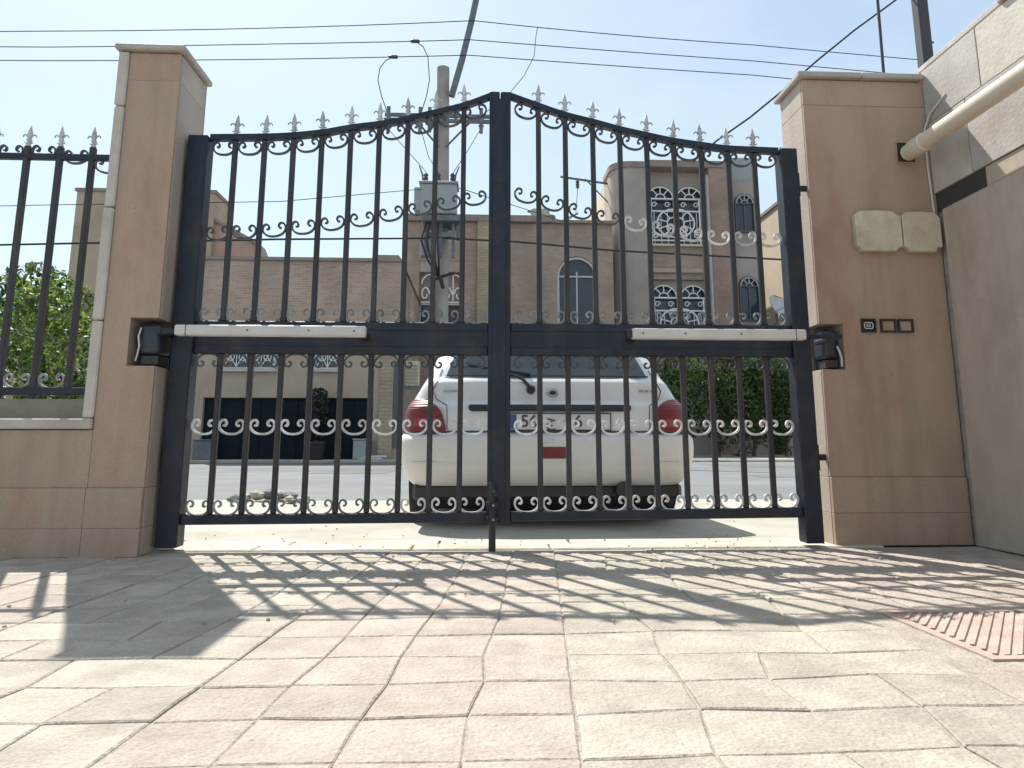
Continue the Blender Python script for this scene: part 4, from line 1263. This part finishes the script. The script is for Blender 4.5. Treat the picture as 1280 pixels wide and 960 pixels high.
obj('coping', c, M['coping'], rh)
for (z0, zs, full) in ((8.95, 10.9, True), (4.6, 6.55, False)):
    for (xa, xb) in ((7.08, 8.24), (8.34, 9.5)):
        f = arched_window(rh, xa, xb, z0, zs, 25.49, frame='win_shut', fw=.06, bars=(zs,), rise=.95)
        gq = MB()
        y = 25.26
        fan_grille(gq, xa + .04, xb - .04, zs + .03, y, .03, .92)
        gq.tube([(xa, y, zs), (xb, y, zs)], .038, 5); gq.tube([(xa, y, zs - .55), (xb, y, zs - .55)], .034, 5)
        for xe_ in ((xa + .05, xa + .16) if xa < 8 else (xb - .16, xb - .05)):
            gq.tube([(xe_, y, z0 - .15), (xe_, y, zs)], .036, 5)
        c0 = xb - .04 if xa < 8 else xa + .04
        s = -1 if xa < 8 else 1
        gq.tube([(c0 + s * .72 * math.sin(k * math.pi / 10), y, zs - 1.08 + .62 * math.cos(k * math.pi / 10)) for k in range(11)], .036, 5)
        for a in (35, 75, 115, 150):
            gq.tube([(c0 + s * .26 * math.sin(R(a)), y, zs - 1.08 + .24 * math.cos(R(a))), (c0 + s * .72 * math.sin(R(a)), y, zs - 1.08 + .62 * math.cos(R(a)))], .026, 5)
        gq.tube([(c0 + s * .28 * math.sin(k * math.pi / 6), y, zs - 1.08 + .26 * math.cos(k * math.pi / 6)) for k in range(7)], .028, 5)
        gq.tube([(xa, y, z0 + .1), (xb, y, z0 + .1)], .034, 5)
        for q in range(1, 4):
            xq = xa + (xb - xa) * q / 4
            gq.tube([(xq, y + .03, z0 - .1), (xq, y + .03, zs - .5)], .016, 4)
        for q in (-1, 1):
            xm_ = (xa + xb) / 2 + q * .28
            gq.tube([(xm_ + (.17 - .009 * k) * math.cos(k * .6 + (0 if q > 0 else math.pi)), y - .01, z0 + .32 + (.17 - .009 * k) * math.sin(k * .6)) for k in range(13)], .024, 5)
            gq.tube([(xm_ + (.13 - .007 * k) * math.cos(k * .6), y - .01, zs - .27 + (.13 - .007 * k) * math.sin(k * .6)) for k in range(13)], .02, 5)
        gq.tube([(xa - .06 if xa < 8 else xb + .06, y, z0 - .15), (xa - .06 if xa < 8 else xb + .06, y, zs + .5)], .03, 5)
        obj('grille', gq, M['grille_white'], f)
for (z0, zs) in ((9.45, 10.7), (5.6, 7.05)):
    f = arched_window(rh, 10.86, 11.66, z0, zs, 25.19, frame='win_shut', fw=.06, rise=1.0, mull=(11.26,), bars=(zs,))
    gq = MB(); fan_grille(gq, 10.9, 11.62, zs, 25.06, .024, 1.0)
    obj('grille', gq, M['win_frame'], f)
br = MB(); br.tube([(5.6, 26.2, 11.9), (3.3, 24.6, 11.55)], .05, 6); br.tube([(5.6, 26.2, 11.0), (4.4, 25.2, 11.72)], .03, 5)
arm = thing('service_bracket', 'steel wire bracket sticking out left of the villa roof', 'bracket', (5.5, 26.2, 11.6))
obj('arm', br, M['pole_steel'], arm)
ins_ = MB().lathe([(.03, 0), (.09, .05), (.06, .12), (.09, .18), (.06, .25), (.09, .3), (.04, .36)], (4.05, 25.0, 11.2), 8)
obj('insulator', ins_, M['insulator'], arm)

ch = thing('cream_house', 'cream sunlit house wall beyond the villa at the far right', 'house', (17, 32, 0))
obj('wall', MB().box(13.9, 24, 27, 46, 0, 11.6), M['plaster_cream'], ch)
obj('coping', MB().box(13.82, 24.05, 26.94, 46.05, 11.602, 11.75), M['coping'], ch)
obj('annex', MB().box(12.6, 13.88, 25.4, 30, 0, 5.6), M['plaster_grey'], ch)

dish = thing('satellite_dish', 'grey satellite dish beyond the right end of the gate', 'satellite dish', (12.6, 24.4, 0))
d = MB()
rows = []
N, K = 8, 20
vs, fs = [], []
for off in (0, .03):
    for i in range(N + 1):
        r = .66 * i / N
        for k in range(K):
            a = 2 * math.pi * k / K
            vs.append((r * math.cos(a), -.22 + .22 * (i / N) ** 2 * -1 + .22 + off, r * math.sin(a)))
B = (N + 1) * K
for L in (0, 1):
    for i in range(N):
        for k in range(K):
            fs.append(tuple(L * B + q for q in (i * K + k, i * K + (k + 1) % K, (i + 1) * K + (k + 1) % K, (i + 1) * K + k)))
for k in range(K):
    fs.append((N * K + k, N * K + (k + 1) % K, B + N * K + (k + 1) % K, B + N * K + k))
mtx = Matrix.Rotation(R(35), 3, 'Z') @ Matrix.Rotation(R(-28), 3, 'X')
d.add([tuple(mtx @ Vector(v) + Vector((12.12, 24.4, 5.86))) for v in vs], fs)
obj('reflector', d, M['dish'], dish, smooth=True)
fd = MB()
tip = mtx @ Vector((0, -.75, -.1)) + Vector((12.12, 24.4, 5.86))
for q in ((-.6, -.25), (.6, -.25), (0, .65)):
    st = mtx @ Vector((q[0], -.22, q[1])) + Vector((12.12, 24.4, 5.86))
    fd.tube([st, tip], .018, 5)
obj('feed_arm', fd, M['pole_steel'], dish)
obj('mast', MB().tube([(12.17, 24.62, 0), (12.17, 24.62, 5.8)], .06, 8), M['pole_steel'], dish)

# ------------------------------------------------------------------ utility pole, transformer and wires
up = thing('utility_pole', 'concrete utility pole across the street with crossarms and wires', 'utility pole', (-1.28, 19, 0))
pt = MB(); pt.tube([(-1.26, 19, .05), (-1.30, 19, 5), (-1.36, 19, 13.15)], [.19, .19, .235], 12)
pt = MB(); pt.tube([(-1.24, 19, .05), (-1.27, 19, 5), (-1.36, 19, 13.15)], [.24, .22, .215], 12)
obj('shaft', pt, M['pole_concrete'], up, smooth=40)
ca = MB(); ca.box(-3.25, .35, 18.70, 18.76, 11.22, 11.36); ca.box(-3.25, .35, 18.58, 18.64, 10.98, 11.12)
obj('crossarm', ca, M['pole_steel'], up, bevel=.01)
brc = MB(); brc.tube([(-1.2, 18.74, 10.2), (-.3, 18.74, 11.22)], .035, 5); brc.tube([(-1.45, 18.74, 10.2), (-2.3, 18.74, 11.22)], .035, 5)
obj('brace', brc, M['pole_steel'], up)
mst = MB(); mst.tube([(-1.05, 18.75, 12.0), (-.72, 18.72, 13.3), (-.42, 18.7, 14.7), (-.25, 18.68, 15.6)], .11, 8)
obj('mast', mst, M['pole_steel'], up)
def insul(x_, y_, z_, s=1.0):
    return MB().lathe([(.03 * s, 0), (.10 * s, .06 * s), (.06 * s, .13 * s), (.10 * s, .2 * s), (.06 * s, .27 * s), (.10 * s, .34 * s), (.05 * s, .42 * s)], (x_, y_, z_), 8)
for x_ in (-3.1, -2.06, -1.75, -.05):
    obj('insulator', insul(x_, 18.66, 10.74 if x_ < -2.5 else 10.85), M['insulator'], up, smooth=40)
    ff = MB().box(x_ - .06, x_ + .06, 18.5, 18.58, 10.6, 11.5)
    obj('fuse', ff, M['pole_steel'], up, bevel=.02)
tr = thing('transformer', 'grey transformer tank mounted on the concrete utility pole', 'transformer', (-1.4, 18.3, 7.7))
obj('tank', MB().box(-1.95, -.80, 17.95, 18.7, 7.65, 8.62), M['transformer'], tr, bevel=.04)
obj('lid', MB().box(-2.0, -.75, 17.9, 18.75, 8.622, 8.70), M['transformer'], tr, bevel=.02)
for k in range(5):
    obj('cooling_fin', MB().box(-2.14, -1.952, 18.0 + k * .14, 18.05 + k * .14, 7.75, 8.5), M['transformer'], tr)
for k, x_ in enumerate((-1.8, -1.4, -.95)):
    obj('bushing', insul(x_, 18.2, 8.70, .85), M['insulator'], tr, smooth=40)
bo = MB()
for s, x_ in ((-1, -1.88), (1, -.88)):
    bo.tube([(x_, 18.2, 8.7), (x_ + s * .03, 18.2, 9.0), (x_ + s * .14, 18.2, 9.3)], [.03, .03, .02], 5)
obj('arcing_horn', bo, M['pole_steel'], tr)
obj('cradle', MB().box(-1.9, -.7, 18.0, 19.1, 7.42, 7.62), M['pole_steel'], tr, bevel=.02)
fr = MB()
for x_ in (-1.75, -1.3, -.9):
    fr.box(x_ - .05, x_ + .05, 18.25, 18.35, 6.3, 7.42)
fr.box(-1.8, -.85, 18.2, 18.4, 6.95, 7.1); fr.box(-.82, -.62, 18.3, 18.6, 6.95, 7.6)
obj('support_frame', fr, M['pole_steel'], tr)
bo = MB()
for q in range(4):
    x0_ = -1.75 + q * .12
    bo.tube([(x0_, 18.2, 7.4), (x0_ - .15 + q * .05, 18.1, 6.8), (x0_ + .05, 18.15, 6.2), (-1.35, 18.7, 5.7)], .03, 5)
obj('cable_loop', bo, M['wire'], tr)
jb = MB(); jb.box(-1.95, -1.55, 18.3, 18.6, 6.35, 6.95)
obj('switch_box', jb, M['transformer'], tr, bevel=.02)
bo = MB(); bo.tube([(-1.5, 18.5, 5.62), (-1.2, 18.5, 5.75), (-.85, 18.5, 5.85)], .05, 6); bo.tube([(-1.3, 18.5, 5.7), (-1.2, 18.5, 5.35)], .06, 6)
obj('clamp', bo, M['wire'], up)

def wire(pts, r, label, group='overhead wires', sag=0.0, name='power_line'):
    out = []
    for a, b in zip(pts, pts[1:]):
        a, b = Vector(a), Vector(b)
        n = 10
        for k in range(n):
            t = k / n
            p = a.lerp(b, t)
            p.z -= sag * 4 * t * (1 - t) * (b - a).length / 40
            out.append(p)
    out.append(Vector(pts[-1]))
    o = obj(name, MB().tube(out, r, 5), M['wire'], smooth=True)
    return tag(o, label, 'wire', group)
wire([(-40, 21, 15.0), (-14.57, 19, 14.13), (-.34, 18.6, 14.71), (9.45, 19, 14.35), (40, 20, 13.6)], .016, 'topmost of the three wires crossing the sky above the pole', sag=.25)
wire([(-40, 21, 14.3), (-14.51, 19, 13.55), (-7.03, 19, 13.89), (-2.31, 18.72, 13.96), (-.47, 18.6, 14.0), (9.41, 19, 13.74), (40, 20, 12.4)], .016, 'middle of the three wires crossing the sky, looped down at the pole', sag=.06)
wire([(-40, 21, 13.8), (-14.45, 19, 13.06), (-7.0, 19, 13.33), (-3.03, 18.75, 13.38), (-.51, 18.6, 13.43), (9.38, 19, 13.2), (40, 20, 11.6)], .016, 'lowest of the three wires crossing the sky, with the left loop', sag=.06)
wire([(-40, 16, 4.9), (-11.31, 15, 5.64), (-5.46, 15, 5.85), (-1.3, 18.7, 7.05), (.9, 15, 5.88), (3.53, 15, 5.67), (8.39, 15, 5.47), (30, 15, 5.3)], .028, 'black cable sagging past the houses at transformer height')
wire([(-40, 16, 5.9), (-11.42, 15, 6.70), (-5.41, 15, 6.9), (-1.9, 17.9, 8.4)], .011, 'thin wire from the left to the transformer tank')
wire([(-3.03, 18.75, 13.38), (-3.3, 18.85, 13.3), (-3.5, 19, 13.11), (-3.56, 19, 12.66), (-3.42, 19, 12.09), (-3.1, 18.66, 11.16)], .016, 'left jumper loop dropping to the crossarm of the pole', 'jumper loops at the pole', name='jumper_wire')
wire([(-2.31, 18.72, 13.96), (-2.05, 18.85, 13.85), (-1.89, 19, 13.55), (-1.82, 19, 12.71), (-1.91, 19, 12.12), (-2.06, 18.66, 11.27)], .016, 'middle jumper loop dropping to the crossarm beside the pole', 'jumper loops at the pole', name='jumper_wire')
wire([(1.86, 18.75, 14.62), (1.82, 19, 14.45), (1.76, 19, 13.7), (1.4, 19, 12.95), (.95, 19, 12.35), (-.05, 18.66, 11.27)], .012, 'right jumper wire falling behind the gate peak to the crossarm', 'jumper loops at the pole', name='jumper_wire')
wire([(-3.1, 18.66, 10.74), (-2.6, 18.5, 10.1), (-1.8, 18.2, 9.1)], .012, 'left lead from the crossarm to the transformer bushing', 'leads to the transformer', name='lead_wire')
wire([(-2.06, 18.66, 10.85), (-1.75, 18.4, 9.7), (-1.4, 18.2, 9.05)], .012, 'middle lead from the crossarm to the transformer bushing', 'leads to the transformer', name='lead_wire')
wire([(-.05, 18.66, 10.85), (-.5, 18.4, 9.9), (-.95, 18.2, 9.05)], .012, 'right lead from the crossarm to the transformer bushing', 'leads to the transformer', name='lead_wire')
wire([(4.9, 2.6, 5.4), (3.39, 2.4, 4.21), (3.02, 2.4, 3.9), (2.66, 2.4, 3.58), (2.39, 2.45, 3.36), (2.13, 2.6, 3.2), (1.97, 2.8, 3.08), (3.6, 8.5, 5.55), (9.0, 24.84, 12.42)], .009, 'black service cable slanting down over the right pillar', 'service cables', name='service_cable')
wire([(4.05, 25.0, 11.2), (3.9, 24.6, 9.9), (3.2, 22.5, 8.9), (-.8, 18.5, 8.7)], .014, 'thin service wire from the villa bracket to the transformer', 'service cables', name='service_cable')

for (p_, lab) in (((-3.03, 18.75, 13.38), 'small dark clamp on the lowest sky wire at the left jumper'), ((-2.31, 18.72, 13.96), 'small dark clamp on the middle sky wire at its jumper')):
    cl_ = MB().lathe([(.03, -.16), (.065, -.12), (.065, .12), (.03, .16)], p_, 8, 'x')
    tag(obj('wire_clamp', cl_, M['insulator'], smooth=40), lab, 'clamp', 'clamps on the sky wires')
# far crossarm seen above the brown house
fp = thing('street_light', 'grey lamp arm over the flat roof of the brown brick house', 'street light', (3.6, 29, 0))
fb = MB(); fb.tube([(4.6, 40, 0), (4.6, 40, 15.0)], .14, 8)
obj('pole', fb, M['pole_steel'], fp)
fb = MB(); fb.tube([(4.6, 40, 15.0), (2.9, 39.5, 15.1)], .07, 6); fb.tube([(4.6, 40, 14.4), (6.2, 40, 15.2)], .06, 6)
obj('arm', fb, M['pole_steel'], fp)
obj('lamp_head', MB().box(3.1, 4.3, 39.3, 39.8, 14.9, 15.3), M['transformer'], fp, bevel=.08)

# post and rod behind the right wall
po = thing('telegraph_post', 'dark square post with a small peg rising behind the right wall', 'post', (4.05, 2.4, 0))
obj('post', MB().box(3.985, 4.085, 2.35, 2.45, 0, 4.9), M['wood_dark'], po, bevel=.008)
obj('peg', MB().tube([(4.085, 2.4, 4.115), (4.125, 2.39, 4.105)], .009, 6), M['pole_steel'], po)
rod = obj('antenna_rod', MB().tube([(3.61, 2.4, 0), (3.62, 2.4, 3.0), (3.645, 2.4, 5.2)], .013, 8), M['wood_dark'], smooth=True)
tag(rod, 'thin dark rod standing upright behind the right pillar cap', 'rod')

# ------------------------------------------------------------------ foliage
def foliage(parent, clumps, n, leaf, mats=('leaf_dark', 'leaf_mid', 'leaf_light'), weights=(4, 4, 2), seed=1, name='foliage', flat=.6, floor=0.02):
    r = random.Random(seed)
    m = MB()
    vol = [c[1] ** 2 for c in clumps]
    for _ in range(n):
        (cx, cy, cz), rad, sq = r.choices(clumps, vol)[0]
        while True:
            p = Vector((r.uniform(-1, 1), r.uniform(-1, 1), r.uniform(-1, 1)))
            if p.length < 1:
                break
        p = p.normalized() * (p.length ** .38)
        c = Vector((cx + p.x * rad, cy + p.y * rad, max(floor, cz + p.z * rad * sq)))
        q = noise.noise(c * (1.6 / rad)) 
        if q < -.22:
            continue
        ax = Vector((r.gauss(0, 1), r.gauss(0, 1), r.gauss(0, 1))).normalized()
        d = (p + ax * .9).normalized()
        s = d.orthogonal().normalized()
        s.rotate(Matrix.Rotation(r.uniform(0, 6.28), 3, d))
        u = d.cross(s)
        L = leaf * r.uniform(.6, 1.3)
        W = L * r.uniform(.35, .55)
        mi = r.choices(range(len(mats)), weights)[0]
        m.add([c - s * L * .5, c + u * W * .5 + d * L * .06, c + s * L * .5, c - u * W * .5 + d * L * .06], [(0, 1, 2, 3)], mi)
    o = obj(name, m, [M[k] for k in mats], parent)
    o['kind'] = 'stuff'
    return o
def limbs(mb, base, clumps, r0, seed):
    r = random.Random(seed)
    top = Vector(base) + Vector((r.uniform(-.05, .05), 0, (min(c[0][2] for c in clumps) - base[2]) * .55))
    mb.tube([base, top], [r0, r0 * .75], 8)
    for (c, rad, sq) in clumps:
        c = Vector(c)
        mid_ = top.lerp(c, .5) + Vector((r.uniform(-.2, .2) * rad, r.uniform(-.2, .2) * rad, .1 * rad))
        mb.tube([top, mid_, c], [r0 * .55, r0 * .35, r0 * .12], 6)

bush = thing('bush', 'green leafy bush growing beyond the fence left of the pillar', 'bush', (-4.45, 4.1, 0))
cl = [((-4.55, 4.1, 1.62), .48, .95), ((-4.15, 4.0, 1.25), .42, 1), ((-4.75, 4.2, 1.05), .5, 1), ((-4.2, 4.1, .75), .45, 1), ((-5.1, 4.2, 1.35), .45, 1), ((-4.45, 4.0, 1.92), .28, .9), ((-3.95, 4.2, 1.0), .32, 1)]
foliage(bush, cl, 5600, .085, seed=3, weights=(2, 5, 4))
tm = MB(); limbs(tm, (-4.5, 4.1, 0), cl, .06, 5); obj('trunk', tm, M['bark'], bush)
tree = thing('tree', 'dark green tree showing over the low tan house at far left', 'tree', (-12.5, 16.2, 0))
cl = [((-12.4, 16.6, 4.7), 1.0, .8), ((-11.7, 16.6, 4.4), .8, .8), ((-13.3, 16.6, 4.4), 1.0, .8), ((-12.5, 16.4, 3.7), 1.0, .8)]
foliage(tree, cl, 2500, .22, seed=9)
tm = MB(); limbs(tm, (-12.5, 16.6, 0), cl, .14, 6); obj('trunk', tm, M['bark'], tree)
specs = [(7.1, 21.2, 3.7, 'leafy dark green hedge shrub right behind the car roof corner', 21), (8.4, 21.5, 3.95, 'leafy hedge shrub between two others beyond the right leaf', 22), (9.6, 21.3, 3.8, 'leafy hedge shrub third from the car beyond the right leaf', 23), (10.9, 21.6, 3.9, 'leafy hedge shrub nearest the right gate post', 24), (12.3, 21.8, 3.7, 'leafy hedge shrub hidden mostly by the right pillar', 25)]
for (x_, y_, h, lab, sd) in specs:
    hd = thing('hedge_shrub', lab, 'shrub', (x_, y_, .06), 'row of hedge shrubs across the street')
    r = random.Random(sd)
    cl = []
    for k in range(9):
        cl.append(((x_ + r.uniform(-.65, .65), y_ + r.uniform(-.5, .5), .75 + (h - 1.35) * (k + .5) / 9 + r.uniform(-.1, .3)), r.uniform(.55, .8), 1.0))
    foliage(hd, cl, 3600, .17, seed=sd, weights=(3, 4, 2), floor=.1)
    foliage(hd, [((c[0][0], c[0][1] - .15, c[0][2] + .25), c[1] * .9, 1.0) for c in cl if c[0][2] > 2.2], 1100, .17, seed=sd + 50, weights=(0, 2, 7), name='upper_foliage')  # extra paler leaves on the upper clumps
    tm = MB(); limbs(tm, (x_, y_, .06), cl, .07, sd); obj('trunk', tm, M['bark'], hd)
cl = [((-4.62, 17.0, 1.0), .40, 1.0), ((-4.62, 17.0, 1.55), .38, .95), ((-4.60, 17.0, 1.85), .26, .9)]
foliage(shrub, cl, 1700, .12, seed=31, mats=('leaf_shade',), weights=(1,))
tm = MB(); tm.tube([(-4.62, 17.0, .5), (-4.62, 17.0, 1.5)], .03, 6); obj('stem', tm, M['bark'], shrub)

# darker asphalt patches and a manhole on the road
for (x0_, x1_, y0_, y1_) in ((-7.5, -4.2, 6.0, 7.4), (-2.9, -1.6, 9.0, 12.5), (4.2, 8.5, 7.2, 8.0), (5.5, 7.2, 12, 14.5)):
    pp = MB(); pr = random.Random(int(x0_ * 10))
    ring = [(x0_, y0_), ((x0_ + x1_) / 2, y0_ + pr.uniform(-.15, .15)), (x1_, y0_ + pr.uniform(-.1, .1)), (x1_ + pr.uniform(-.1, .1), y1_), ((x0_ + x1_) / 2, y1_ + pr.uniform(-.15, .15)), (x0_ + pr.uniform(-.1, .1), y1_)]
    pp.add([(x_, y_, -.009) for x_, y_ in ring], [tuple(range(6))])
    struct(obj('road_patch', pp, M['asphalt_patch']))
rb = thing('rubble_heap', 'low heap of grey rubble on the pavement edge behind the left leaf', 'rubble', (-1.75, 2.75, 0))
pr = random.Random(12)
for k in range(26):
    a = pr.uniform(0, 6.28); q = pr.random() ** .6
    x_, y_ = -1.78 + .34 * q * math.cos(a), 2.8 + .28 * q * math.sin(a)
    sz = pr.uniform(.03, .075) * (1.15 - .5 * q)
    st = bmesh.new(); bmesh.ops.create_icosphere(st, subdivisions=1, radius=sz)
    m = MB()
    vs = [(v.co.x * pr.uniform(.75, 1.3) + x_, v.co.y * pr.uniform(.75, 1.3) + y_, max(-.002, v.co.z * .75 + sz * .4 + .05 * (1 - q))) for v in st.verts]
    m.add(vs, [tuple(v.index for v in f.verts) for f in st.faces]); st.free()
    obj('stone', m, M['concrete' if k % 3 else 'asphalt'], rb)
# small litter on the threshold and pavement
r = random.Random(4)
lt = MB()
for _ in range(150):
    x_, y_ = r.uniform(-2.2, 2.0), r.choice((r.uniform(.0, .5), r.uniform(.2, 3.0), r.uniform(-2.4, 0)))
    s = r.uniform(.002, .0065)
    a = r.uniform(0, 6.28)
    lt.lathe([(s, .002), (s * .9, .006), (s * .4, .008)], (x_, y_, .001), 5)
o = obj('grit', lt, M['mortar'])
o['kind'] = 'stuff'; o['label'] = 'small grit scattered over the threshold and paving'; o['category'] = 'grit'
